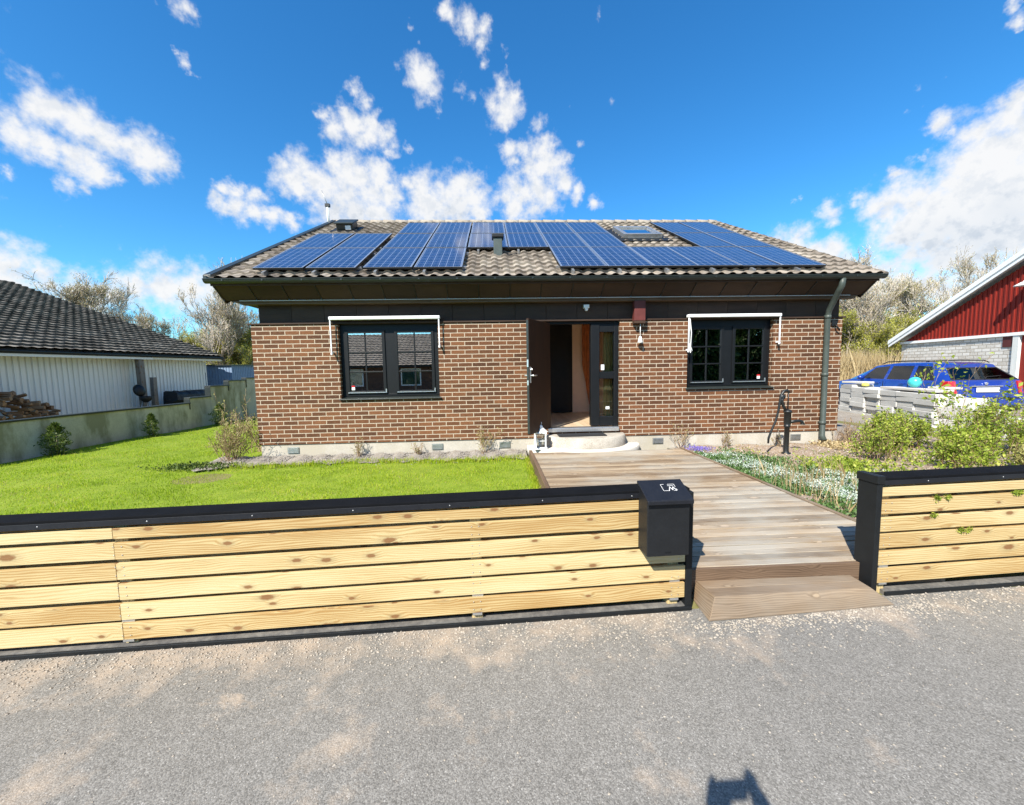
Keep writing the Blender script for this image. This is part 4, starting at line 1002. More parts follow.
for i, (x, y, h, rad, nl, mat, lab) in enumerate([
    (5.75, 5.6, .62, .3, 950, 'shrub_leaf', 'low leafy shrub nearest the hand pump at the edge of the bare soil'), (6.55, 6.1, .72, .3, 1200, 'shrub_leaf', 'bushy green shrub in front of the dark gap under the slab stacks'),
    (7.2, 6.35, .68, .3, 1200, 'shrub_leaf', 'green shrub at the foot of the middle slab stacks'), (7.1, 5.55, .62, .3, 1100, 'shrub_leaf', 'light green shrub below the turquoise ball'), (7.75, 5.75, .85, .22, 900, 'shrub_leaf', 'tall upright shrub before the large loose block'),
    (8.35, 6.2, .78, .28, 900, 'shrub_leaf', 'green shrub covering the right end of the block pile'), (8.75, 5.9, .62, .28, 700, 'shrub_leaf', 'open leafy shrub below the car bumper'), (6.3, 4.95, .5, .28, 800, 'shrub_leaf', 'small shrub just behind the black cap of the short fence'),
    (7.3, 4.75, .5, .28, 750, 'pale_shrub', 'small yellowish shrub just behind the short fence'), (8.6, 5.15, .5, .28, 650, 'shrub_leaf', 'small shrub at the right picture edge behind the short fence')]):
    shrub('leafy_shrub', lab, (x, y, bed_z(x, y)), h * (.92 if i not in (4, 5) else 1.05), rad * 1.7, 20, int(nl * 2.1), (.036, .05, .042, .056, .046)[i % 5], mat, 100 + i, g1, lean=.34)
shrub('tall_stem', 'single tall stem with sparse leaves in front of the blue tailgate', (7.5, 6.05, .08), 1.5, .08, 3, 190, .075, 'shrub_leaf', 131, None, lean=.1, low=.3, cat='plant')
shrub('tall_stem', 'thin tall sprout with a leafy tip before the number plate', (8.05, 6.0, .06), 1.15, .05, 2, 120, .075, 'shrub_leaf', 135, None, lean=.08, low=.5, cat='plant')
shrub('twig_heap', 'tangle of dry brown twigs beside the downpipe', (6.75, 7.0, .05), .55, .45, 34, 60, .04, 'dry_reed', 141, None, lean=1.6, cat='twigs', low=0)
shrub('twig_heap', 'dry brown twigs under the first slab stack behind the bed', (7.6, 7.2, .03), .5, .45, 26, 120, .045, 'shrub_leaf', 143, None, lean=1.5, cat='twigs', low=0)
shrub('corner_shrub', 'pale twiggy shrub growing at the left corner of the brick house', (-4.62, 6.95, .06), .78, .3, 40, 1500, .034, 'pale_shrub', 151, None, lean=.62, stem=.006, low=.12)
shrub('leggy_shrub', 'leggy brown shrub with long canes behind the corner shrub', (-4.75, 7.9, .05), 1.15, .25, 13, 420, .05, 'pale_shrub', 153, None, lean=.7, stem=.009)
g2 = 'small twiggy plants along the foundation'
for i, (x, y, h, nl, lab) in enumerate([(-2.42, 6.93, .36, 110, 'small twiggy plant under the left window with its shadow on the foundation'), (-1.36, 6.95, .26, 60, 'smallest dry plant along the foundation, left of the middle'), (-.2, 6.9, .5, 300, 'bushy bronze plant against the bricks left of the door'),
    (3.42, 6.93, .45, 90, 'dry plant against the bricks under the left edge of the second window'), (4.25, 6.95, .32, 60, 'low dry plant under the second window, left of the pump'), (5.25, 6.9, .3, 50, 'low dry plant right behind the pump')]):
    shrub('foundation_plant', lab, (x, y, .08), h, .1, 9, nl, .03, 'pale_shrub', 160 + i, g2, lean=.5, stem=.005)
g3 = 'young evergreen shrubs along the garden wall'
def evergreen(label, loc, h, w, n, seed):
    rng = np.random.default_rng(seed); t = thing('young_evergreen', label, 'shrub', loc, 0, g3)
    mb = MB(); mb.tube([(0, 0, -.05), (.01, 0, h * .5), (0, .01, h * .9)], [.012, .009, .004], 6); mb.build('stem', M['bark'], t)
    z = rng.random(n) ** .9 * h; prof = w * np.clip(np.minimum(.55 + z / h * 1.1, (1.05 - z / h) * 2.0), .1, 1.) * (1 + .25 * np.sin(z * 37 + seed))
    a = rng.random(n) * 6.283; r = np.sqrt(rng.random(n)) * prof * (1 + .25 * np.sin(a * 3 + z * 9)); P = np.c_[np.cos(a) * r, np.sin(a) * r, z]
    D = np.c_[np.cos(a) * .7, np.sin(a) * .7, np.full(n, .8)] + rng.normal(0, .5, (n, 3)); V, F = leaves(P, D, .05, rng, .38); npmesh('foliage', V, F, M['dark_leaf'], t, np.clip(rng.normal(.5, .25, n), 0, 1)); return t
evergreen('rounded young evergreen nearest the viewer along the grey garden wall', (-8.78, 8.15, .03), .66, .2, 1900, 181)
evergreen('slim young evergreen at the middle of the grey garden wall', (-8.62, 10.15, .03), .62, .13, 1300, 182)
evergreen('young evergreen under the stepped part of the grey garden wall', (-8.42, 12.3, .03), .66, .2, 1700, 183)
# prostrate patch at the lawn's house corner, flower carpet in the bed
def carpet(name, poly_fn, n, size, mat, seed, z=.06, zs=.05, up=1.):
    rng = np.random.default_rng(seed); P = poly_fn(rng, n); n = len(P); P = np.c_[P, z + zs * rng.random(n)]
    D = rng.normal(0, .7, (n, 3)) + np.array([0, 0, up]); V, F = leaves(P, D, size, rng, .55); tag(npmesh(name, V, F, M[mat], None, rng.random(n)), kind='stuff')
carpet('creeping_plant', lambda r, n: np.c_[r.normal(-4.95, .3, n), r.normal(6.62, .1, n)], 1500, .04, 'dark_leaf', 200, .05, .06)
def bedpts(cx, cy, sx, sy, k, seed):
    def f(r, n):
        c = np.c_[r.normal(cx, sx, k), r.normal(cy, sy, k)]; i = r.integers(0, k, n); P = c[i] + r.normal(0, .085, (n, 2)); return P[(P[:, 0] > 3.22) & (P[:, 1] > fy(P[:, 0]) + .12) & (P[:, 1] < 6.9)]
    return f
def along(x0, y0, x1, y1, sx, k):
    def f(r, n):
        t = r.random(k); c = np.c_[x0 + (x1 - x0) * t + r.normal(0, sx, k), y0 + (y1 - y0) * t + r.normal(0, sx * .8, k)]; i = r.integers(0, k, n); P = c[i] + r.normal(0, .07, (n, 2)); return P[(P[:, 0] > 3.22) & (P[:, 1] > fy(P[:, 0]) + .12) & (P[:, 1] < 6.9)]
    return f
carpet('ground_cover', along(3.32, 6.2, 3.55, 3.0, .16, 80), 9000, .038, 'ground_cover', 201, .1, .07)
carpet('ground_cover', along(3.9, 6.0, 4.3, 3.2, .25, 70), 5500, .042, 'ground_cover', 202, .1, .09)
carpet('white_flowers', along(3.55, 6.0, 4.0, 3.4, .17, 60), 6000, .02, 'white_flower', 203, .16, .05)
carpet('white_flowers', along(3.9, 4.7, 5.2, 3.9, .28, 34), 2600, .022, 'white_flower', 204, .16, .06)
carpet('purple_flowers', along(3.4, 6.62, 3.75, 6.58, .05, 10), 360, .03, 'purple_flower', 205, .13, .05)
carpet('ground_cover', along(4.3, 4.9, 5.4, 5.4, .2, 30), 1800, .045, 'shrub_leaf', 206, .1, .1)
carpet('weeds', bedpts(4.9, 5.6, .6, .5, 22, 0), 700, .035, 'shrub_leaf', 207, .1, .05)
carpet('ground_cover', lambda r, n: (lambda P: P[(P[:, 1] > fy(P[:, 0]) + .12) & ~((P[:, 0] < 5.9) & (P[:, 1] > 5.2))])(np.c_[r.uniform(4.4, 9.2, n), r.uniform(2.7, 6.4, n)]), 7600, .05, 'shrub_leaf', 211, .1, .14)
carpet('leaf_litter', lambda r, n: np.c_[r.uniform(3.3, 8.5, n), r.uniform(4., 7.0, n)], 1800, .035, 'dry_reed', 209, .11, .015, .2)
carpet('leaf_litter', lambda r, n: np.c_[r.uniform(5.9, 7.4, n), r.uniform(6.4, 7.05, n)], 1500, .05, 'dry_reed', 210, .1, .05, .3)
n = 420; x = rng.uniform(3.3, 4.6, n); y = 3.0 + rng.random(n) * 1.9; keep = x < 3.5 + (y - 3.) * .6; V, F = blades(np.c_[x[keep], y[keep], np.full(keep.sum(), .1)], .3, .008, rng, .5); tag(npmesh('dry_grass', V, F, M['dry_reed'], None, rng.random(keep.sum())), kind='stuff')
# loose pebbles: along the fence foot, round the step, along the house
def pebbles(name, P, size, mat, seed):
    rng = np.random.default_rng(seed); n = len(P); O8 = np.array([[1, 0, 0], [-1, 0, 0], [0, 1, 0], [0, -1, 0], [0, 0, 1], [0, 0, -1]], float)
    s = size * rng.uniform(.4, 1.4, (n, 1, 1)) * rng.uniform(.6, 1.2, (n, 1, 3)); V = (O8[None] * s); a = rng.random(n) * 6.283; c, si = np.cos(a)[:, None], np.sin(a)[:, None]
    V = np.stack([V[..., 0] * c - V[..., 1] * si, V[..., 0] * si + V[..., 1] * c, V[..., 2] * .7], -1) + P[:, None, :]
    f = np.array([[0, 2, 4], [2, 1, 4], [1, 3, 4], [3, 0, 4], [2, 0, 5], [1, 2, 5], [3, 1, 5], [0, 3, 5]]); F = (np.arange(n) * 6)[:, None, None] + f[None]
    tag(npmesh(name, V.reshape(-1, 3), F.reshape(-1, 3), M[mat], None, rng.random(n * 8)), kind='stuff')
n = 4200; x = rng.uniform(-3.2, 4.5, n); off = np.abs(rng.normal(0, .16, n)) + .015; y = fy(x) - off; clear = ~((x > 1.28) & (x < 2.66) & (y > 2.24)); x, y = x[clear], y[clear]
pebbles('gravel', np.c_[x, y, np.full(len(x), .002)], .0065, 'pebble', 301)
n = 700; x = rng.uniform(1.2, 2.9, n); y = 2.25 + (x - 1.3) * .06 - np.abs(rng.normal(0, .06, n)); pebbles('gravel', np.c_[x, y, np.full(n, .002)], .007, 'pebble', 302)
n = 1500; x = rng.uniform(-3.5, 4.5, n); y = rng.uniform(1.0, 2.25, n); pebbles('gravel', np.c_[x, y, np.full(n, .001)], .0045, 'pebble', 303)
n = 2600; x = rng.uniform(-4.9, .55, n); y = 7.06 - np.abs(rng.normal(0, .2, n)); pebbles('gravel', np.c_[x, y, .13 - (7.076 - y) / .45 * .06], .016, 'grey_pebble', 304)
n = 900; x = rng.uniform(3.25, 8.5, n); y = rng.uniform(4.2, 7., n); pebbles('gravel', np.c_[x, y, np.full(n, .105)], .018, 'pebble', 305)
# ------------------------------------------------------------------ stepped garden wall
gw = thing('garden_wall', 'long grey mossy concrete garden wall stepping up towards the back', 'wall', (-9.645, 0, 0), -R(3.9))
steps = [(2.35, 11.75, .775), (11.75, 12.53, .92), (12.53, 13.31, 1.23), (13.31, 14.15, 1.38), (14.15, 17.8, 1.45)]
mb = MB(); cp = MB()
for y0, y1, zt in steps:
    y = y0
    while y < y1 - .01:
        ye = min(y + 2.6, y1); mb.box(-.13 + random.uniform(-.003, .003), random.uniform(-.004, .004), y + .004, ye, -.2, zt); y = ye
    cp.box(-.155, .03, y0 - .015 + (.02 if y0 > 3 else 0), y1 + .02, zt + .001, zt + .038)
    if y0 > 3: cp.box(-.152, .026, y0 - .012, y0 + .003, zt - .31, zt)
mb.build('wall_face', M['old_concrete'], gw); cp.build('coping', M['gutter_metal'], gw, .004)

# ------------------------------------------------------------------ white wooden neighbour house
WY = math.atan2(.8, 7.1)                        # yaw of its long wall
wh = thing('white_house', 'long white timber house with dark mossy tile roof beyond the garden wall', 'house', (-12.7, 10.8, 0), -WY)
# local: y along the wall (towards the back), x to the right; eave edge at x=0
Y0, Y1, EZ, PT = -7.4, 7.14, 2.33, R(19.8); WI = -.5
mb = MB(); y = Y0 + .3
mb.box(-9.5, WI - .024, Y0 + .3, Y1 - .45, .0, 2.45)
while y < Y1 - .45:
    mb.box(WI - .023, WI, y + .003, min(y + .135, Y1 - .45), .15, 2.42 , grain=(0, 0, 1)); y += .138
y = Y0 + .34
while y < Y1 - .5:
    mb.box(WI + .0005, WI + .02, y + .115, y + .155, .15, 2.42, grain=(0, 0, 1)); y += .138
mb.build('wall', M['white_board'], wh)
gx0 = -9.8
mb = MB(); tz = lambda x: EZ + (-x) * math.tan(PT)
mb.face([(WI, Y1 - .448, 2.3), (WI, Y1 - .448, tz(WI) - .05), (gx0, Y1 - .448, tz(gx0) - .05), (gx0, Y1 - .448, 2.3)]); mb.build('gable', M['white_board'], wh)
mb = MB(); mb.box(-.5, -.1, Y0, Y1 - .02, 2.29, 2.31); mb.build('soffit', M['white_board'], wh)
mb = MB(); mb.box(-.1, -.07, Y0, Y1, 2.2, 2.345); mb.build('fascia', M['white_board'], wh)
mb = MB(); mb.prism([(-.02, Y1 - .03, EZ - .09), (-.02, Y1 - .03, EZ + .0), (gx0, Y1 - .03, tz(gx0)), (gx0, Y1 - .03, tz(gx0) - .09)], (0, .03, 0)); mb.build('bargeboard', M['black_paint'], wh)
gm = MB(); gm.tube([(-.02, Y0, 2.325), (-.02, Y1, 2.325)], .055, 8); gm.build('gutter', M['black_metal'], wh)
mb = MB(); mb.box(-.06, -.03, Y0 + 1, 4.0, 2.19, 2.262); mb.build('eaves_lath', M['white_board'], wh)
RLN = 10.4
tf = tile_field('roof', M['dark_tile'], wh, (0.03, 0, EZ + .04), (0, 1, 0), (-math.cos(PT), 0, math.sin(PT)), lambda s: Y0, lambda s: Y1 + .02, RLN, wave=.25, row=.33, amp=.02, lift=.075, samples=6)
mb = MB(); cxr = -RLN * math.cos(PT); crz = EZ + .04 + RLN * math.sin(PT)
mb.face([(0.03, Y0, EZ + .03), (0.03, Y1, EZ + .03), (cxr, Y1, crz - .01), (cxr, Y0, crz - .01)]); mb.face([(cxr, Y0, crz), (cxr, Y1, crz), (cxr * 2, Y1, EZ), (cxr * 2, Y0, EZ)]); mb.build('roof_deck', M['dark_tile'], wh)
for yy, xx in ((Y1 - .3, -.6),): 
    mb = MB(); mb.box(xx, xx + .12, Y1 - .447, Y1 - .40, 1.7, 2.1); mb.build('meter_cabinet', M['white_panel'], wh)
def wl(x, y, z=0): c, s = math.cos(-WY), math.sin(-WY); return (-12.7 + x * c - y * s, 10.8 + x * s + y * c, z)
def post(name, label, x, y, zt, w=.12):
    mb = MB(); mb.box(-w / 2, w / 2, -w / 2, w / 2, 0, zt, grain=(0, 0, 1)); o = mb.build(name, M['grey_post'], None, .008); o.location = wl(x, y); o.rotation_euler = (0, R(-1.2) if zt > 2 else R(.5), -WY); tag(o, label, 'post'); return o
post('timber_post', 'weathered grey timber post reaching up to the eaves of the white house', -.12, 3.62, 2.26, .17)
post('timber_post', 'short grey timber post standing beside the tall one before the white siding', .0, 3.9, 1.55, .14)
# barbecue and tarp-covered bench between wall and house
bq = thing('kettle_barbecue', 'black kettle barbecue with lid open beside the tall timber post', 'barbecue', wl(.3, 3.3)); bq.scale = (.72, .72, .96)
mb = MB(); mb.lathe([(0, .72), (.12, .74), (.22, .82), (.25, .93), (.24, .94), (.2, .85), (0, .78)], n=16); mb.build('bowl', M['black_metal'], bq)
mb = MB(); Mx = Matrix.Translation((-.18, -.1, 1.16)) @ Matrix.Rotation(R(62), 4, 'Y') @ Matrix.Rotation(R(25), 4, 'X')
pr = [(0, .14), (.1, .13), (.19, .08), (.24, 0), (.235, -.01)]
for (r0, h0), (r1, h1) in zip(pr[:-1], pr[1:]):
    for k in range(16):
        A = [2 * math.pi * (k + q) / 16 for q in (0, 1)]; q = [(r0 * math.cos(A[0]), r0 * math.sin(A[0]), h0), (r0 * math.cos(A[1]), r0 * math.sin(A[1]), h0), (r1 * math.cos(A[1]), r1 * math.sin(A[1]), h1), (r1 * math.cos(A[0]), r1 * math.sin(A[0]), h1)]
        mb.face([Mx @ Vector(p) for p in (q if r0 > 0 else q[1:])], None, 0, 0, True)
mb.build('lid', M['black_metal'], bq)
for a in (0, 2.1, 4.2):
    mb = MB(); mb.tube([(.14 * math.cos(a), .14 * math.sin(a), .76), (.3 * math.cos(a), .3 * math.sin(a), 0)], .012, 6); mb.build('leg', M['dull_steel'], bq)
tb_ = thing('covered_bench', 'long low bench under a black tarpaulin in front of the white siding', 'bench', wl(.1, 4.15), -WY)
mb = MB(); ny_, L_, rng = 26, 1.95, np.random.default_rng(55)
prof = [(-.06, .45), (-.05, .8), (.0, .98), (.1, 1.03), (.35, 1.02), (.5, .97), (.53, .85), (.54, .72)]
grid = [[(x + rng.normal(0, .012), L_ * j / ny_, z + rng.normal(0, .012) - .04 * math.sin(j * .8) ** 2 * (z > .9) - (rng.random() * .07 if i in (0, len(prof) - 1) else 0)) for i, (x, z) in enumerate(prof)] for j in range(ny_ + 1)]
for j in range(ny_):
    for i in range(len(prof) - 1): mb.face([grid[j][i], grid[j + 1][i], grid[j + 1][i + 1], grid[j][i + 1]], None, 0, 0, True)
mb.face(grid[0]); mb.face(list(reversed(grid[-1]))); mb.build('tarpaulin', M['tarp'], tb_)
mb = MB(); mb.box(.0, .48, .04, L_ - .04, .42, .47, grain=(0, 1, 0)); mb.build('seat', M['grey_post'], tb_)
for x in (.04, .4):
    for y in (.1, L_ - .16): mb = MB(); mb.box(x, x + .06, y, y + .06, 0, .42, grain=(0, 0, 1)); mb.build('leg', M['grey_post'], tb_)
# firewood heap
g = 'split logs heaped against the white siding'; rng = np.random.default_rng(77)
for i in range(170):
    y = rng.uniform(-2.4, .9); top = 1.6 - max(0, (y + .9)) * .52 - max(0, -1.2 - y) * .2; z = .1 + (top - .1) * rng.random() ** .45; x = -.08 + (top - z) * .55 + rng.normal(0, .05)
    r = rng.uniform(.045, .08); L_ = rng.uniform(.28, .36); mb = MB(); k = rng.integers(3, 6); pts = [(0, r * math.cos(6.283 * q / k + .4) * rng.uniform(.8, 1.1), r * math.sin(6.283 * q / k + .4) * rng.uniform(.8, 1.1)) for q in range(k)]
    mb.prism(pts, (L_, 0, 0), rng.random()); o = mb.build('firewood_log', M['log_wood'], None, .004); o.location = wl(x, y, z); o.rotation_euler = (rng.uniform(0, 6), rng.uniform(-.35, .35), rng.uniform(-.6, .6)); tag(o, 'split firewood log in the loose heap against the white siding', 'firewood', g)
# blue-grey shed behind
sh = thing('garden_shed', 'blue-grey flat-roofed shed behind the end of the white house', 'shed', (-13.1, 19.1, 0))
mb = MB()
mb.box(-.9, .72, 0, 2.3, 0, 2.02); x = -.9
while x < .7: mb.box(x, x + .1, -.018, -.001, 0, 2.02, grain=(0, 0, 1)); x += .13
y = .02
while y < 2.2: mb.box(.721, .737, y, y + .1, 0, 2.02, grain=(0, 0, 1)); y += .13
mb.build('wall', M['blue_shed'], sh); mb = MB(); mb.box(-1., .82, -.1, 2.4, 2.022, 2.07); mb.build('roof', M['gutter_metal'], sh)

# ------------------------------------------------------------------ stacks of concrete slabs, loose blocks, ball
P0, P1 = Vector((10.92, 11.69, 0)), Vector((10.08, 8.35, 0)); e = (P1 - P0).normalized(); ang = math.atan2(e.y, e.x)
nth = ['nearest the brick house', 'second from the brick house', 'third from the brick house', 'fourth from the brick house', 'fifth from the brick house', 'farthest from the brick house']
lev = ['lowest', 'second', 'third', 'fourth', 'fifth', 'sixth', 'seventh', 'topmost']
gs = 'pale concrete slabs stacked beside the drive'; rng = np.random.default_rng(88); W_ = .56
def gz2(x, y): return -.1
top_z = [.99, .93, .9, .9, .89, .88]
for k in range(6):
    z = .055; zt = top_z[k]; nl = 7 if k % 2 == 0 else 6; h = (zt - z) / nl
    for l in range(nl):
        hh = h * rng.uniform(.93, 1.0) if l < nl - 1 else h; dx, dy, w = rng.normal(0, .022), rng.normal(0, .03), W_ * rng.uniform(.93, 1.03)
        if l >= nl - 2: w *= 1.08; dy -= .03
        mb = MB(); mb.box(-w / 2, w / 2, -.1, .45, 0, hh - .004); o = mb.build('concrete_slab', M['slab'], None, .008)
        c = P0 + e * (.3 + k * .575 + dx); o.location = (c.x + math.cos(ang + 1.571) * dy, c.y + math.sin(ang + 1.571) * dy, z); o.rotation_euler = (rng.normal(0, .006), rng.normal(0, .008), ang + rng.normal(0, .03)); z += hh
        tag(o, 'pale concrete slab, %s from the ground in the stack %s' % (lev[l], nth[k]) if l < nl - 1 else 'topmost pale slab of the stack %s' % nth[k], 'concrete slab', gs)
def block(label, x, y, z, sx, sy, sz, rz, nm='concrete_slab', cat='concrete slab', grp=gs, mat='slab'):
    mb = MB(); mb.box(-sx / 2, sx / 2, -sy / 2, sy / 2, 0, sz); o = mb.build(nm, M[mat], None, .01); o.location = (x, y, z); o.rotation_euler = (rng.normal(0, .006), rng.normal(0, .006), rz); return tag(o, label, cat, grp)
block('long thin white slab lying across the stacks under the turquoise ball', 10.42, 9.2, .902, 1.75, .36, .06, ang, mat='apron')
block('small flat slab lying askew on top of the first stacks by the brick house', 10.95, 11.25, 1.0, .7, .35, .06, ang + .25)
block('short slab fallen back between the long white slab and the car', 10.5, 8.6, .965, .5, .26, .05, ang + .3)
gb = 'large loose blocks right of the slab stacks'
for (x, y, z, sx, sy, sz, rz, lab) in ((10.3, 7.94, .05, .8, .42, .275, R(-84), 'lower large grey block right of the slab stacks'), (10.3, 7.95, .328, .84, .4, .265, R(-86), 'upper large grey block with a sunlit flat top right of the slab stacks'),
    (10.2, 7.22, .05, .5, .4, .21, R(-118), 'lower block at the right end of the pile below the car'), (10.2, 7.23, .263, .46, .38, .2, R(-115), 'upper block at the right end of the pile below the car'), (10.75, 8.3, .05, .5, .35, .72, R(-80), 'tall pale block standing between the stacks and the tail light')):
    block(lab, x, y, z, sx, sy, sz, rz, 'concrete_block', 'concrete block', gb)
pal = MB(); 
for k in range(3): pal.box(.0, 3.6, -.05 + k * .22, .05 + k * .22, -.03, .052, Matrix.Translation(P0) @ Matrix.Rotation(ang, 4, 'Z'), grain=(1, 0, 0))
tag(pal.build('timber_bearer', M['edge_wood']), 'dark timber bearers under the row of slab stacks', 'timber')
bl = MB(); bl.lathe([(0, -.145)] + [(.145 * math.sin(t), -.145 * math.cos(t)) for t in np.linspace(.15, math.pi - .15, 15)] + [(0, .145)], n=24); o = bl.build('ball', M['turquoise']); o.location = (10.55, 9.3, 1.1); o.scale = (.92,) * 3; tag(o, 'turquoise ball resting on the long white slab', 'ball')
yb = MB(); yb.lathe([(0, 0), (.1, .0), (.13, .05), (.09, .11), (.03, .14), (0, .14)], n=12); o = yb.build('yellow_bag', M['yellow_dirt']); o.location = (10.8, 10.85, .932); o.scale = (.75, .75, .75); tag(o, 'small yellow bundle lying on the second slab stack', 'bundle')

# ------------------------------------------------------------------ blue estate car
car = thing('estate_car', 'blue estate car parked beyond the slab stacks, seen from behind', 'car', (12.52, 9.3, .15), -R(9))
#  rows: half width, z  ; y per station differs for lower / belt / roof rows
HW = [.70, .83, .868, .855, .83, .815, .665, .585, .3]
def st(yl, yb, yt, zt, wt=1., zb=.93, hw=1.):
    zz = [.2, .24, .45, .7, zb - .02, zb + .02, zt - .07, zt, zt + .03]; yy = [yl, yl, yl, yl * .7 + yb * .3, yb, yb, yt, yt, yt]
    return [(HW[i] * (hw if i < 6 else wt * hw), yy[i], zz[i]) for i in range(9)]
ST = [st(.0, .10, .46, 1.36, .93, .95, .95), st(.16, .22, .62, 1.385, .98, .95), st(.45, .5, .75, 1.40), st(1.1, 1.14, 1.16, 1.42), st(1.2, 1.26, 1.27, 1.42), st(2.0, 2.02, 1.98, 1.42), st(2.1, 2.13, 2.08, 1.42), st(3.0, 3.0, 2.62, 1.37), st(3.15, 3.14, 2.72, 1.35)]
def hood(yl, zb, hw, y2=None): return [(HW[i] * hw if i < 6 else (.6, .42, .2)[i - 6] * hw, yl, z) for i, z in enumerate([.2, .24, .45, .62, zb - .05, zb - .02, zb + .02, zb + .035, zb + .04])]
ST += [hood(3.5, .93, 1.), hood(4.1, .84, .98), hood(4.45, .74, .9), hood(4.55, .62, .82)]
paint = MB(); 
def quad(mbx, i, j, s): 
    a, b_, c, d = ST[i][j], ST[i + 1][j], ST[i + 1][j + 1], ST[i][j + 1]
    mbx.face([(s * p[0], p[1], p[2]) for p in ((a, b_, c, d) if s > 0 else (d, c, b_, a))], None, 0, 0, True)
win = {}
for i in range(len(ST) - 1):
    for j in range(8):
        for s in (-1, 1):
            if j == 5 and i in (2, 4, 6): win.setdefault(('side', i, s), []).append((i, j, s)); continue
            if i == 8 and j >= 5: win.setdefault(('front', 0, 0), []).append((i, j, s)); continue
            quad(paint, i, j, s)
    a, b_ = ST[i][8], ST[i + 1][8]
    tgt = paint
    if i == 8: win[('front', 0, 0)].append(('top', a, b_)); continue
    tgt.face([(-a[0], a[1], a[2]), (a[0], a[1], a[2]), (b_[0], b_[1], b_[2]), (-b_[0], b_[1], b_[2])], None, 0, 0, True)
r0 = ST[0]
for j in range(8):
    if j in (5,): continue
    a, d = r0[j], r0[j + 1]; paint.face([(-a[0], a[1], a[2]), (-d[0], d[1], d[2]), (d[0], d[1], d[2]), (a[0], a[1], a[2])], None, 0, 0, j > 6)
nz = ST[-1]
for j in range(8): a, d = nz[j], nz[j + 1]; paint.face([(-a[0], a[1], a[2]), (a[0], a[1], a[2]), (d[0], d[1], d[2]), (-d[0], d[1], d[2])])
b0_, = (ST,); 
for i in range(len(ST) - 1):
    a, b_ = ST[i][0], ST[i + 1][0]; paint.face([(-a[0], a[1], a[2]), (-b_[0], b_[1], b_[2]), (b_[0], b_[1], b_[2]), (a[0], a[1], a[2])])
# rear window surround strips
bo = paint.build('body', M['car_paint'], car, 0)
md = bo.modifiers.new('edges', 'EDGE_SPLIT'); md.split_angle = R(38)
for k, fs in win.items():
    g_ = MB()
    for f in fs:
        if f[0] == 'top': a, b_ = f[1], f[2]; g_.face([(-a[0], a[1], a[2]), (a[0], a[1], a[2]), (b_[0], b_[1], b_[2]), (-b_[0], b_[1], b_[2])], None, 0, 0, True)
        else: quad(g_, *f)
    g_.build('windscreen' if k[0] == 'front' else 'side_window', M['car_glass'], car, recalc=False)
a, d = r0[5], r0[6]
def rp(u, v, off=0.): # point on the rear window plane
    w = a[0] + (d[0] - a[0]) * v; return (u * w, a[1] + (d[1] - a[1]) * v - off, a[2] + (d[2] - a[2]) * v + off * .4)
g_ = MB(); g_.face([rp(-1, 0), rp(1, 0), rp(1, 1), rp(-1, 1)]); rw = g_.build('rear_window', M['car_glass'], car, recalc=False)
g_ = MB()
for q in (((-1, 0), (1, 0), (1, .07), (-1, .07)), ((-1, .93), (1, .93), (1, 1), (-1, 1)), ((-1, .07), (-.93, .07), (-.93, .93), (-1, .93)), ((.93, .07), (1, .07), (1, .93), (.93, .93))): g_.face([rp(*p, .004) for p in q])
g_.build('window_seal', M['seat_dark'], rw)
g_ = MB(); g_.tube([rp(0, .02, .02), rp(.1, .2, .025), rp(.62, .3, .02)], .011, 5); g_.build('wiper', M['seat_dark'], rw)
for s in (-1, 1):
    t_ = MB(); t_.hexa([(s * .70, -.012, .62), (s * .84, .03, .62), (s * .69, .2, .62), (s * .872, .24, .62), (s * .70, .055, .94), (s * .832, .1, .94), (s * .69, .2, .94), (s * .862, .27, .94)]); t_.build('tail_light', M['red_plastic'], car, .012)
    for yy in (.85, 3.62):
        w_ = MB(); w_.lathe([(.2, -.1), (.295, -.1), (.31, -.07), (.31, .07), (.295, .1), (.2, .1)], (s * .785, yy, .31), 28, axis='x'); wo = w_.build('wheel', M['rubber'], car)
        w_ = MB(); w_.lathe([(0, .07), (.06, .09), (.18, .07), (.2, .09), (.2, -.08), (0, -.08)], (s * .785, yy, .31), 20, axis='x') if s > 0 else w_.lathe([(0, -.07), (.06, -.09), (.18, -.07), (.2, -.09), (.2, .08), (0, .08)], (s * .785, yy, .31), 20, axis='x'); w_.build('rim', M['dull_steel'], wo)
        ar = MB(); pts = [(s * .872, yy + .36 * math.cos(t), .31 + .36 * math.sin(t)) for t in np.linspace(-.25, math.pi + .25, 20)]; ar.prism(pts, (-s * .03, 0, 0)); ar.build('wheel_arch', M['seat_dark'], car)
    rl = MB(); rl.tube([(s * .57, .62, 1.415), (s * .585, .75, 1.47), (s * .6, 1.4, 1.485), (s * .59, 2.3, 1.475), (s * .57, 2.5, 1.41)], .016, 8); rl.build('roof_rail', M['black_metal'], car)
    mr_ = MB(); mr_.lathe([(0, -.09), (.06, -.08), (.075, 0), (.06, .08), (0, .09)], (s * .95, 2.85, .99), 10, axis='x'); mr_.build('wing_mirror', M['car_paint'], car)
    dh = MB(); dh.box(s * .872 - .01, s * .872 + .012, 1.35, 1.52, .82, .85); dh.box(s * .872 - .01, s * .872 + .012, 2.22, 2.4, .82, .85); dh.build('door_handle', M['car_paint'], car, .006)
    sm_ = MB()
    for yy in (1.21, 2.07, 3.05): sm_.box(s * .868 - .006, s * .868 + .004, yy - .004, yy + .004, .3, .9)
    sm_.build('door_seam', M['seat_dark'], car)
bm_ = MB(); bm_.box(-.8, .8, -.07, .1, .3, .56); bm_.build('bumper', M['car_paint'], car, .04)
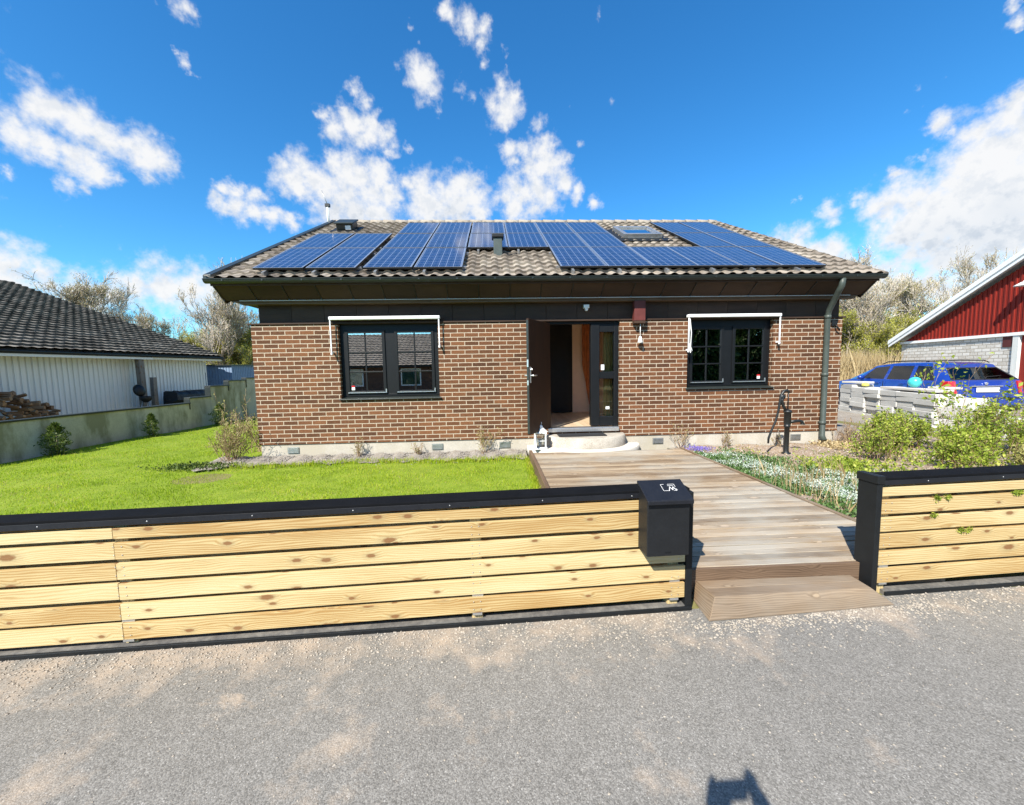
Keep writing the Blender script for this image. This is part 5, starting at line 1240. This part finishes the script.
bm_ = MB(); bm_.box(-.76, .76, -.078, -.06, .5, .53); bm_.box(-.7, .7, -.05, .05, .2, .3); bm_.build('bumper_strip', M['seat_dark'], car, .006)
np_ = MB(); np_.box(-.26, .26, -.004, .012, .66, .775); np_.build('number_plate', M['plate_white'], car, .004)
ch = MB(); ch.box(-.36, .36, .022, .05, .8, .822); ch.lathe([(0, .03), (.036, .035), (.036, .06)], (0, 0.005, .875), 16, axis='y'); ch.build('tailgate_trim', M['alu'], car, .003)
hb = MB(); hb.box(-.2, .2, .48, .56, 1.345, 1.372); hb.build('brake_light', M['red_plastic'], car, .006)
it = MB(); it.box(-.7, .7, .3, 3.4, .4, .82); it.build('cabin_floor', M['seat_dark'], car)
for (x, y) in ((-.38, 1.35), (.38, 1.35), (0, 1.35), (-.38, 2.3), (.38, 2.3)):
    s_ = MB(); s_.hexa([(x - .21, y - .12, .8), (x + .21, y - .12, .8), (x - .21, y + .05, .8), (x + .21, y + .05, .8), (x - .17, y - .2, 1.16), (x + .17, y - .2, 1.16), (x - .17, y - .1, 1.16), (x + .17, y - .1, 1.16)]); s_.box(x - .12, x + .12, y - .22, y - .13, 1.18, 1.34); s_.build('seat', M['seat_dark'], car, .03)

# ------------------------------------------------------------------ red gabled garage
gd = Vector((-.2588, -.9659, 0)); gang = math.atan2(gd.y, gd.x)
gar = thing('red_garage', 'red timber gable over white brick with white bargeboards, right of the car', 'building', (18.2, 16.69, 0), gang)
# local x along the gable towards the viewer, local y to the back (away from the drive)
GL, GZ = 12.6, 2.5; AP = GL / 2; SLp = .44; ZE = 2.542; OX = -.39
mb = MB(); bk = MB()
bk.box(0, 4.82, 0, .2, -.25, GZ - .1); bk.box(5.72, GL, 0, .2, -.25, GZ - .1)
bk.box(0, .2, .2, 8., -.25, GZ + .1); bk.box(GL - .2, GL, .2, 8., -.25, GZ + .1); bk.box(0.2, GL - .2, 7.8, 8., -.25, GZ + .1)
bk.build('brick_base', M['white_brick'], gar)
def roofz(x): return ZE + (x - OX) * SLp if x <= AP else ZE + (2 * AP - OX - x) * SLp
w_ = .165; x = 0.
while x < GL - .01:
    x1 = min(x + w_ - .004, GL); za, zb = roofz(x) - .3, roofz(x1) - .3
    mb.hexa([(x, -.03, GZ + .005), (x1, -.03, GZ + .005), (x, .1, GZ + .005), (x1, .1, GZ + .005), (x, -.03, max(za, GZ + .02)), (x1, -.03, max(zb, GZ + .02)), (x, .1, max(za, GZ + .02)), (x1, .1, max(zb, GZ + .02))], grain=(0, 0, 1))
    xm = x1 + .002; zc = roofz(xm) - .3
    if zc > GZ + .05: mb.box(xm - .026, xm + .026, -.052, -.031, GZ + .005, zc, grain=(0, 0, 1))
    x += w_
mb.build('gable_boards', M['red_board'], gar)
tr = MB(); tr.box(-.02, GL + .02, -.07, .0, GZ - .1, GZ + .004, grain=(1, 0, 0)); tr.build('trim_board', M['white_trim'], gar, .004)
pb = MB(); pb.box(4.83, 5.03, -.05, .16, -.25, GZ - .101, grain=(0, 0, 1)); pb.build('door_post', M['white_board'], gar, .004)
pb = MB(); pb.box(5.04, 5.71, .02, .1, -.25, GZ - .101, grain=(0, 0, 1)); pb.build('garage_door', M['red_board'], gar)
pb = MB(); pb.box(4.48, 4.8, -.025, -.002, GZ - .45, GZ - .101); pb.build('brown_panel', M['brown_panel'], gar)
for sgn in (0, 1):
    bb = MB(); rf = MB()
    X = lambda x: x if sgn == 0 else 2 * AP - x
    for (oy, th, h0, h1) in ((-.27, .03, -.24, -.02), (-.301, .03, -.11, .02)):
        bb.prism([(X(OX), oy, roofz(OX) + h0), (X(AP), oy, roofz(AP) + h0), (X(AP), oy, roofz(AP) + h1), (X(OX), oy, roofz(OX) + h1)], (0, th, 0))
    bb.build('bargeboard', M['white_trim'], gar)
    rf.prism([(X(OX), -.29, roofz(OX) + .022), (X(AP), -.29, roofz(AP) + .022), (X(AP), -.29, roofz(AP) + .06), (X(OX), -.29, roofz(OX) + .06)], (0, 8.8, 0)); rf.build('roof', M['white_trim'], gar)
    so = MB(); so.prism([(X(OX + .05), -.238, roofz(OX + .05) - .12), (X(AP), -.238, roofz(AP) - .12), (X(AP), -.238, roofz(AP) - .1), (X(OX + .05), -.238, roofz(OX + .05) - .1)], (0, .235, 0)); so.build('soffit', M['white_board'], gar)
lp = MB(); lp.box(5.2, 5.32, -.12, -.053, 3.98, 4.14); lp.tube([(5.26, -.1, 4.08), (5.26, -.2, 4.12), (5.26, -.25, 4.06)], .02, 8); lpo = lp.build('wall_lamp', M['white_paint'], gar, .006)
lp = MB(); lp.lathe([(0, .13), (.05, .12), (.2, .02), (.21, 0), (.19, .01), (0, .1)], (5.26, -.25, 3.92), 20); lp.build('lamp_shade', M['white_paint'], lpo)

# ------------------------------------------------------------------ bungalow across the street (seen mirrored in the window panes)
ac = thing('bungalow', 'low bungalow across the street whose tiled roof is mirrored in the window panes', 'house', (-7.5, -13.5, -.3))
mb = MB(); mb.box(-8, 8, -12.5, 0, 0, 2.28); mb.build('wall', M['brown_wall'], ac)
tile_field('roof', M['rust_tile'], ac, (0, .5, 2.3), (1, 0, 0), (0, -math.cos(R(22)), math.sin(R(22))), lambda s: -8.4, lambda s: 8.4, 7.4, wave=.34, row=.42, amp=.022, lift=.05, samples=6)
mb = MB(); mb.face([(-8.4, -13.2, 2.3), (8.4, -13.2, 2.3), (8.4, -6.36, 5.06), (-8.4, -6.36, 5.06)]); mb.face([(-8.4, .45, 2.27), (8.4, .45, 2.27), (8.4, -6.36, 5.03), (-8.4, -6.36, 5.03)]); mb.build('roof_back', M['rust_tile'], ac)
for x in (-6, -3, 1, 4.5):
    mb = MB(); mb.box(x, x + 1.4, .002, .05, .9, 2.1); w_ = mb.build('window', M['white_paint'], ac); mb = MB(); mb.box(x + .08, x + 1.32, .051, .056, .98, 2.02); mb.build('pane', M['car_glass'], w_)
mb = MB(); mb.box(-8.4, 8.4, .45, .53, 2.2, 2.3); mb.build('gutter', M['black_metal'], ac)

def added_conifer(label, x, y, h, w, seed):  # unseen trees added so the right window mirrors dark instead of open sky
    rng = np.random.default_rng(seed); t = thing('added_conifer', label, 'tree', (x, y, 0), 0, 'unseen evergreens added across the street for dark reflections')
    mb = MB(); mb.tube([(0, 0, -.1), (0, 0, h * .5), (0, 0, h)], [.16, .1, .02], 8); mb.build('trunk', M['bark'], t)
    n = 16000; z = h * (.06 + .94 * rng.random(n) ** 1.3); a = rng.random(n) * 6.283; r = w * (1.02 - z / h) * np.sqrt(rng.random(n)) * (1 + .2 * np.sin(a * 5 + z * 4)); D = np.c_[np.cos(a), np.sin(a), np.full(n, -.25)] + rng.normal(0, .3, (n, 3))
    V, F = leaves(np.c_[np.cos(a) * r, np.sin(a) * r, z], D, .4, rng, .35); npmesh('crown', V, F, M['dark_leaf'], t, rng.random(n) * .25); return t
for i, (x, y, h, w, lab) in enumerate([(3.6, -12., 7.5, 2.2, 'unseen evergreen added to darken the window reflection, nearest the bungalow'), (7.2, -12.5, 8.5, 2.4, 'tall unseen evergreen added to darken the reflection in the window by the downpipe'), (11., -13., 7.5, 2.4, 'third unseen evergreen added to darken the window reflection'), (15., -13.2, 8., 2.5, 'fourth unseen evergreen added to darken the window reflection'), (19., -13.5, 8.5, 2.6, 'last unseen evergreen added to darken the window reflection')]): added_conifer(lab, x, y, h, w, 400 + i)

# ------------------------------------------------------------------ photographer, standing behind the camera
def person():
    ox = -.07
    V = {'pelvis': (ox, -.5, .84), 'waist': (ox, -.5, .98), 'chest': (ox, -.49, 1.17), 'neck0': (ox, -.47, 1.33), 'neck': (ox, -.45, 1.38), 'head0': (ox, -.42, 1.43), 'head1': (ox, -.415, 1.51), 'head2': (ox, -.425, 1.57)}
    E = [('pelvis', 'waist'), ('waist', 'chest'), ('chest', 'neck0'), ('neck0', 'neck'), ('neck', 'head0'), ('head0', 'head1'), ('head1', 'head2')]
    Rr = {'pelvis': .135, 'waist': .12, 'chest': .135, 'neck0': .075, 'neck': .055, 'head0': .072, 'head1': .088, 'head2': .07}
    for s, n in ((-1, 'l'), (1, 'r')):
        for k, p, r, par in (('hip', (ox + s * .09, -.5, .8), .1, 'pelvis'), ('knee', (ox + s * .11, -.48, .45), .062, 'hip'), ('ankle', (ox + s * .12, -.51, .09), .042, 'knee'), ('toe', (ox + s * .14, -.36, .04), .036, 'ankle'), ('sho', (ox + s * .18, -.48, 1.29), .062, 'neck0'), ('elb', (ox + .01 + s * .21, -.28, 1.2), .047, 'sho'), ('wri', (-.045 + s * .085, -.085, 1.48 if s > 0 else 1.44), .034, 'elb'), ('palm', (-.085 + s * .06, -.062, 1.54 if s > 0 else 1.52), .044, 'wri')):
            V[k + n] = p; Rr[k + n] = r; E.append(((par + n) if par in ('hip', 'knee', 'ankle', 'sho', 'elb', 'wri') else par, k + n))
        for f, (dz, ln_) in enumerate(((.062, .05), (.04, .06), (.018, .06), (-.002, .05))):
            a = f'f{f}a{n}'; b_ = f'f{f}b{n}'; V[a] = (-.1 + s * .085, -.045, 1.545 + dz + .018 * (s > 0)); V[b_] = (-.1 + s * (.088 - ln_ * .5), -.02, 1.55 + dz * 1.05 + .018 * (s > 0)); Rr[a] = .01; Rr[b_] = .009; E += [('palm' + n, a), (a, b_)]
        V['th' + n] = (ox + s * .05, -.055, 1.575); V['tt' + n] = (ox + s * .02, -.05, 1.59); Rr['th' + n] = .013; Rr['tt' + n] = .011; E += [('palm' + n, 'th' + n), ('th' + n, 'tt' + n)]
    keys = list(V); me = bpy.data.meshes.new('person'); me.from_pydata([V[k] for k in keys], [(keys.index(a), keys.index(b_)) for a, b_ in E], [])
    o = bpy.data.objects.new('person', me); COL.objects.link(o)
    sk = o.modifiers.new('skin', 'SKIN'); sk.use_smooth_shade = True
    for i, k in enumerate(keys): me.skin_vertices[0].data[i].radius = (Rr[k] * (1.25 if k in ('pelvis', 'waist', 'chest') else 1), Rr[k]); me.skin_vertices[0].data[i].use_root = (k == 'pelvis')
    ss = o.modifiers.new('sub', 'SUBSURF'); ss.levels = 2; ss.render_levels = 2
    me.materials.append(M['jacket']); return tag(o, 'person standing in the street holding a phone up, casting the shadow on the asphalt', 'person')
pe = person()
mb = MB(); mb.lathe([(0, .13), (.06, .12), (.1, .07), (.108, 0), (.1, -.05), (.07, -.07)], (-.07, -.43, 1.525), 20); mb.build('hair', M['hair'], pe)
ph = thing('phone', 'black phone held sideways in both hands', 'phone', (-.105, -.03, 1.58))
mb = MB(); mb.box(-.085, .075, -.012, -.004, -.055, .03); mb.build('phone_body', M['black_metal'], ph, .003)

# ------------------------------------------------------------------ camera
cam = bpy.data.cameras.new('camera'); co = bpy.data.objects.new('camera', cam); COL.objects.link(co)
P_, Yw, Ro = R(4.84), R(2.63), R(1.03)
f = Vector((math.sin(Yw) * math.cos(P_), math.cos(Yw) * math.cos(P_), -math.sin(P_))); r = Vector((math.cos(Yw), -math.sin(Yw), 0)); u = r.cross(f)
r2 = r * math.cos(Ro) - u * math.sin(Ro); u2 = r * math.sin(Ro) + u * math.cos(Ro)
co.matrix_world = Matrix((( r2.x, u2.x, -f.x, 0), (r2.y, u2.y, -f.y, 0), (r2.z, u2.z, -f.z, 1.6), (0, 0, 0, 1)))
cam.sensor_fit = 'HORIZONTAL'; cam.sensor_width = 36; cam.lens = 390 / 1024 * 36; cam.clip_start = .01; cam.clip_end = 3000
sc.camera = co

# ------------------------------------------------------------------ sun and sky
SEL, SAZ = R(43.5), R(215.5)
sun = bpy.data.lights.new('sun', 'SUN'); sun.energy = 4.8; sun.angle = R(.53); sun.color = (1., .94, .83)
so = bpy.data.objects.new('sun', sun); COL.objects.link(so)
so.rotation_euler = Vector((math.sin(SAZ) * math.cos(SEL), math.cos(SAZ) * math.cos(SEL), math.sin(SEL))).to_track_quat('Z', 'Y').to_euler(); so.location = (-6, -8, 9)
wd = bpy.data.worlds.new('World'); sc.world = wd; wd.use_nodes = True; nt = wd.node_tree; nt.nodes.clear(); b = NB(nt)
sky = b.n('TexSky', {'sky_type': 'NISHITA', 'sun_disc': False, 'sun_elevation': SEL, 'sun_rotation': SAZ, 'altitude': 50, 'air_density': 1., 'dust_density': .35, 'ozone_density': 2.2})
blue = b.n('HueSaturation', Hue=.5, Saturation=1.28, Value=1., Color=sky).outputs[0]
blue = b.mix(1., blue, (.6, 1.08, 1.22), 'MULTIPLY')
d = b.n('TexCoord').outputs['Generated']; xyz = b.n('SeparateXYZ', Vector=d)
# clouds: many soft puffs placed by compass direction on the sky (x, y, z, angular size, strength)
CB = """-0.648 0.647 0.402 0.0265 1.00;-0.634 0.665 0.396 0.0251 1.00;-0.619 0.685 0.384 0.0237 1.00;-0.599 0.703 0.382 0.0192 0.90;-0.579 0.723 0.377 0.0286 1.00;-0.568 0.734 0.373 0.0176 0.90;-0.589 0.731 0.345 0.0146 0.80;-0.691 0.627 0.361 0.0206 1.00;-0.684 0.639 0.352 0.0212 1.00;-0.669 0.656 0.350 0.0197 1.00;-0.651 0.676 0.346 0.0206 1.00;-0.636 0.692 0.342 0.0187 1.00;-0.618 0.711 0.335 0.0126 0.80;-0.670 0.677 0.304 0.0155 0.70;-0.655 0.689 0.309 0.0106 0.60;-0.711 0.633 0.306 0.0093 0.60;-0.472 0.674 0.568 0.0153 0.80;-0.464 0.683 0.564 0.0104 0.70;-0.492 0.662 0.565 0.0099 0.50;-0.499 0.695 0.517 0.0067 0.60;-0.492 0.706 0.510 0.0096 0.70;-0.490 0.714 0.500 0.0070 0.50;-0.737 0.652 0.179 0.0292 1.00;-0.723 0.670 0.165 0.0229 1.00;-0.749 0.645 0.150 0.0358 1.00;-0.687 0.706 0.173 0.0138 0.70;-0.673 0.719 0.173 0.0114 0.60;-0.693 0.708 0.137 0.0306 1.00;-0.639 0.753 0.156 0.0339 0.95;-0.603 0.780 0.168 0.0423 0.95;-0.575 0.801 0.165 0.0409 0.95;-0.667 0.731 0.145 0.0264 0.90;-0.503 0.789 0.353 0.0148 0.90;-0.486 0.802 0.348 0.0169 1.00;-0.515 0.792 0.327 0.0166 0.90;-0.493 0.809 0.321 0.0188 1.00;-0.462 0.817 0.345 0.0174 0.90;-0.469 0.824 0.318 0.0177 1.00;-0.442 0.838 0.319 0.0182 1.00;-0.412 0.856 0.312 0.0169 0.90;-0.439 0.829 0.347 0.0142 0.80;-0.393 0.824 0.407 0.0176 0.90;-0.399 0.833 0.383 0.0268 1.00;-0.370 0.840 0.398 0.0290 1.00;-0.354 0.850 0.391 0.0259 1.00;-0.388 0.844 0.370 0.0219 1.00;-0.311 0.849 0.426 0.0221 1.00;-0.294 0.861 0.414 0.0301 1.00;-0.268 0.868 0.418 0.0267 1.00;-0.235 0.881 0.410 0.0274 1.00;-0.221 0.897 0.384 0.0242 1.00;-0.257 0.886 0.385 0.0356 1.00;-0.302 0.877 0.375 0.0350 1.00;-0.334 0.864 0.376 0.0266 1.00;-0.332 0.880 0.339 0.0314 1.00;-0.290 0.893 0.344 0.0362 1.00;-0.244 0.905 0.349 0.0329 1.00;-0.362 0.864 0.351 0.0152 0.80;-0.252 0.804 0.538 0.0150 0.80;-0.237 0.815 0.529 0.0153 0.80;-0.274 0.818 0.505 0.0172 0.90;-0.314 0.811 0.493 0.0153 0.90;-0.303 0.826 0.476 0.0210 1.00;-0.269 0.830 0.488 0.0212 1.00;-0.235 0.834 0.499 0.0195 0.90;-0.246 0.847 0.471 0.0219 0.90;-0.214 0.849 0.483 0.0183 0.90;-0.201 0.865 0.460 0.0170 0.80;-0.165 0.869 0.467 0.0114 0.70;-0.327 0.804 0.496 0.0084 0.60;-0.221 0.830 0.513 0.0123 0.60;-0.076 0.760 0.645 0.0135 0.80;-0.063 0.767 0.638 0.0153 0.80;-0.031 0.773 0.634 0.0186 0.90;-0.005 0.776 0.631 0.0141 0.85;-0.006 0.792 0.610 0.0162 0.70;-0.007 0.804 0.594 0.0133 0.60;-0.136 0.770 0.624 0.0092 0.60;-0.127 0.780 0.613 0.0094 0.50;-0.139 0.803 0.580 0.0199 0.90;-0.124 0.814 0.568 0.0237 0.95;-0.116 0.829 0.547 0.0210 0.90;-0.103 0.845 0.525 0.0127 0.60;-0.152 0.816 0.558 0.0136 0.70;-0.048 0.826 0.561 0.0192 0.50;-0.033 0.836 0.548 0.0161 0.50;0.031 0.796 0.605 0.0115 0.50;0.037 0.811 0.584 0.0068 0.40;0.033 0.830 0.556 0.0177 0.90;0.031 0.844 0.536 0.0255 1.00;0.013 0.842 0.539 0.0145 0.90;0.031 0.856 0.516 0.0187 0.90;0.051 0.835 0.548 0.0143 0.80;0.102 0.854 0.510 0.0169 0.70;0.127 0.858 0.497 0.0133 0.50;0.044 0.880 0.472 0.0197 0.90;0.074 0.880 0.468 0.0197 0.90;0.117 0.875 0.470 0.0255 1.00;0.118 0.887 0.447 0.0302 1.00;0.148 0.883 0.446 0.0220 1.00;0.092 0.892 0.443 0.0202 0.90;0.048 0.890 0.453 0.0161 0.80;0.163 0.897 0.410 0.0248 0.95;0.195 0.901 0.388 0.0188 0.85;0.234 0.900 0.369 0.0168 0.80;0.113 0.908 0.402 0.0315 1.00;0.069 0.914 0.400 0.0296 1.00;0.030 0.920 0.390 0.0256 0.90;0.062 0.928 0.367 0.0304 1.00;0.134 0.912 0.387 0.0255 0.90;0.101 0.923 0.372 0.0259 0.90;-0.171 0.899 0.404 0.0203 0.90;-0.142 0.912 0.386 0.0374 1.00;-0.065 0.910 0.409 0.0291 1.00;-0.097 0.914 0.394 0.0335 1.00;-0.035 0.920 0.390 0.0297 1.00;-0.068 0.928 0.367 0.0473 1.00;-0.133 0.923 0.361 0.0426 1.00;-0.023 0.931 0.364 0.0261 0.90;-0.224 0.892 0.394 0.0240 1.00;-0.216 0.901 0.375 0.0245 1.00;0.193 0.859 0.474 0.0154 0.45;0.245 0.812 0.530 0.0141 0.42;0.205 0.746 0.633 0.0105 0.40;0.165 0.832 0.530 0.0108 0.30;0.750 0.554 0.362 0.0158 1.00;0.750 0.563 0.346 0.0208 1.00;0.741 0.582 0.335 0.0242 1.00;0.732 0.595 0.332 0.0149 0.90;0.762 0.569 0.309 0.0400 1.10;0.743 0.601 0.296 0.0303 1.00;0.738 0.613 0.283 0.0234 1.00;0.766 0.584 0.270 0.0463 1.20;0.782 0.566 0.262 0.0469 1.20;0.728 0.632 0.266 0.0271 1.00;0.707 0.652 0.275 0.0225 1.00;0.689 0.669 0.277 0.0262 1.00;0.676 0.685 0.271 0.0211 1.00;0.696 0.674 0.247 0.0266 1.00;0.714 0.666 0.215 0.0263 1.00;0.719 0.651 0.243 0.0367 1.10;0.745 0.625 0.234 0.0455 1.20;0.774 0.595 0.218 0.0501 1.20;0.738 0.645 0.199 0.0336 1.00;0.763 0.619 0.186 0.0371 1.10;0.785 0.592 0.182 0.0375 1.10;0.725 0.663 0.187 0.0174 0.90;0.753 0.636 0.170 0.0193 0.90;0.796 0.572 0.199 0.0429 1.20;0.751 0.546 0.370 0.0133 1.00;0.699 0.609 0.373 0.0166 0.85;0.712 0.607 0.353 0.0115 0.70;0.697 0.617 0.366 0.0117 0.80;0.701 0.632 0.332 0.0108 0.60;0.707 0.623 0.335 0.0079 0.55;0.686 0.657 0.314 0.0127 0.75;0.706 0.643 0.296 0.0097 0.60;0.679 0.596 0.429 0.0086 0.40;0.669 0.610 0.425 0.0089 0.40;0.665 0.629 0.402 0.0106 0.40;0.675 0.618 0.402 0.0078 0.35;0.629 0.723 0.286 0.0177 0.80;0.639 0.722 0.265 0.0145 0.70;0.654 0.699 0.289 0.0139 0.70;0.581 0.754 0.308 0.0102 0.45;0.588 0.746 0.314 0.0084 0.45;0.599 0.763 0.242 0.0244 1.00;0.577 0.779 0.247 0.0179 0.90;0.647 0.734 0.208 0.0233 1.00;0.665 0.720 0.198 0.0194 0.90;0.626 0.748 0.220 0.0170 0.90;0.706 0.689 0.167 0.0245 1.00;0.722 0.675 0.153 0.0269 1.00;0.743 0.656 0.136 0.0288 1.00;0.731 0.671 0.123 0.0297 1.00;0.767 0.627 0.135 0.0190 0.90;0.778 0.613 0.138 0.0158 0.90;0.760 0.639 0.116 0.0223 0.90;0.710 0.691 0.139 0.0278 1.00;0.697 0.703 0.142 0.0190 0.90;0.705 0.529 0.471 0.0084 0.80;0.715 0.531 0.455 0.0096 0.80;0.717 0.537 0.444 0.0054 0.60"""
GB = """0.748 0.635 0.192 0.0466;0.778 0.598 0.193 0.0430;0.790 0.573 0.218 0.0405;0.718 0.665 0.205 0.0233;0.778 0.582 0.237 0.0170;-0.081 0.936 0.341 0.0438;-0.305 0.895 0.326 0.0484;0.115 0.928 0.354 0.0306"""
extra = [(-70, 18, .2), (-78, 21, .16), (-100, 25, .2), (-110, 22, .17), (95, 22, .22), (104, 19, .18), (128, 28, .2), (140, 31, .15), (-140, 40, .17), (-152, 37, .14)]
blobs = [tuple(map(float, t.split())) for t in CB.split(';')] + [(math.sin(R(a)) * math.cos(R(e_)), math.cos(R(a)) * math.cos(R(e_)), math.sin(R(e_)), s_, 1.) for a, e_, s_ in extra]
def vmath(op, a, c): return b.n('VectorMath', {'operation': op}, i0=a, i1=c).outputs[0]
w1 = vmath('SUBTRACT', b.noise(d, 22., 4, .6, out=1), (.5, .5, .5)); w2 = vmath('SUBTRACT', b.noise(d, 75., 4, .65, out=1), (.5, .5, .5))
dw = vmath('ADD', vmath('ADD', d, vmath('MULTIPLY', w1, (.045,) * 3)), vmath('MULTIPLY', w2, (.014,) * 3))
acc = None
for (cx_, cy_, cz_, r_, wt) in blobs:
    ds = b.n('VectorMath', {'operation': 'DISTANCE'}, i0=dw, i1=(cx_, cy_, cz_)).outputs['Value']
    q = b.math('MULTIPLY_ADD', ds, -.54 / r_, wt)
    acc = q if acc is None else b.math('SMOOTH_MAX', acc, q, .34)
n0 = b.math('SUBTRACT', b.noise(d, 34., 9, .6), .5)
c0 = b.math('ADD', acc, b.math('MULTIPLY', n0, 1.45))
dens = b.n('MapRange', {'interpolation_type': 'SMOOTHSTEP'}, Value=c0, i1=.06, i2=.88).outputs[0]
grey = None
for t in GB.split(';'):
    x_, y_, z_, r_ = map(float, t.split())
    q = b.math('MULTIPLY_ADD', b.n('VectorMath', {'operation': 'DISTANCE'}, i0=dw, i1=(x_, y_, z_)).outputs['Value'], -.7 / r_, 1.)
    grey = q if grey is None else b.math('SMOOTH_MAX', grey, q, .3)
lowd = vmath('ADD', d, (0, 0, .018)); rel = b.math('SUBTRACT', b.noise(lowd, 30., 5, .6), b.noise(d, 30., 5, .6))
shade = b.math('ADD', b.math('MULTIPLY', b.mr(grey, .0, 1.), .55), b.math('MULTIPLY', b.mr(rel, -.02, .16), .5))
cc = b.ramp(shade, [(0., (1., 1., 1.)), (.5, (.86, .89, .93)), (1., (.66, .72, .8))])
ccs = b.mix(1., cc, (CLOUD_V,) * 3, 'MULTIPLY')
colr = b.mix(b.math('MULTIPLY', dens, .97), blue, ccs)
bg = b.n('Background', Color=colr, Strength=SKY_S)
out = nt.nodes.new('ShaderNodeOutputWorld'); nt.links.new(bg.outputs[0], out.inputs[0])
sc.view_settings.view_transform = 'Standard'; sc.view_settings.look = 'None'; sc.view_settings.exposure = EXPO; sc.view_settings.gamma = 1; sc.view_settings.use_curve_mapping = False
sc.render.engine = 'CYCLES'; sc.cycles.max_bounces = 8; sc.cycles.transparent_max_bounces = 16; sc.cycles.use_denoising = True
sc.cycles.caustics_reflective = False; sc.cycles.caustics_refractive = False
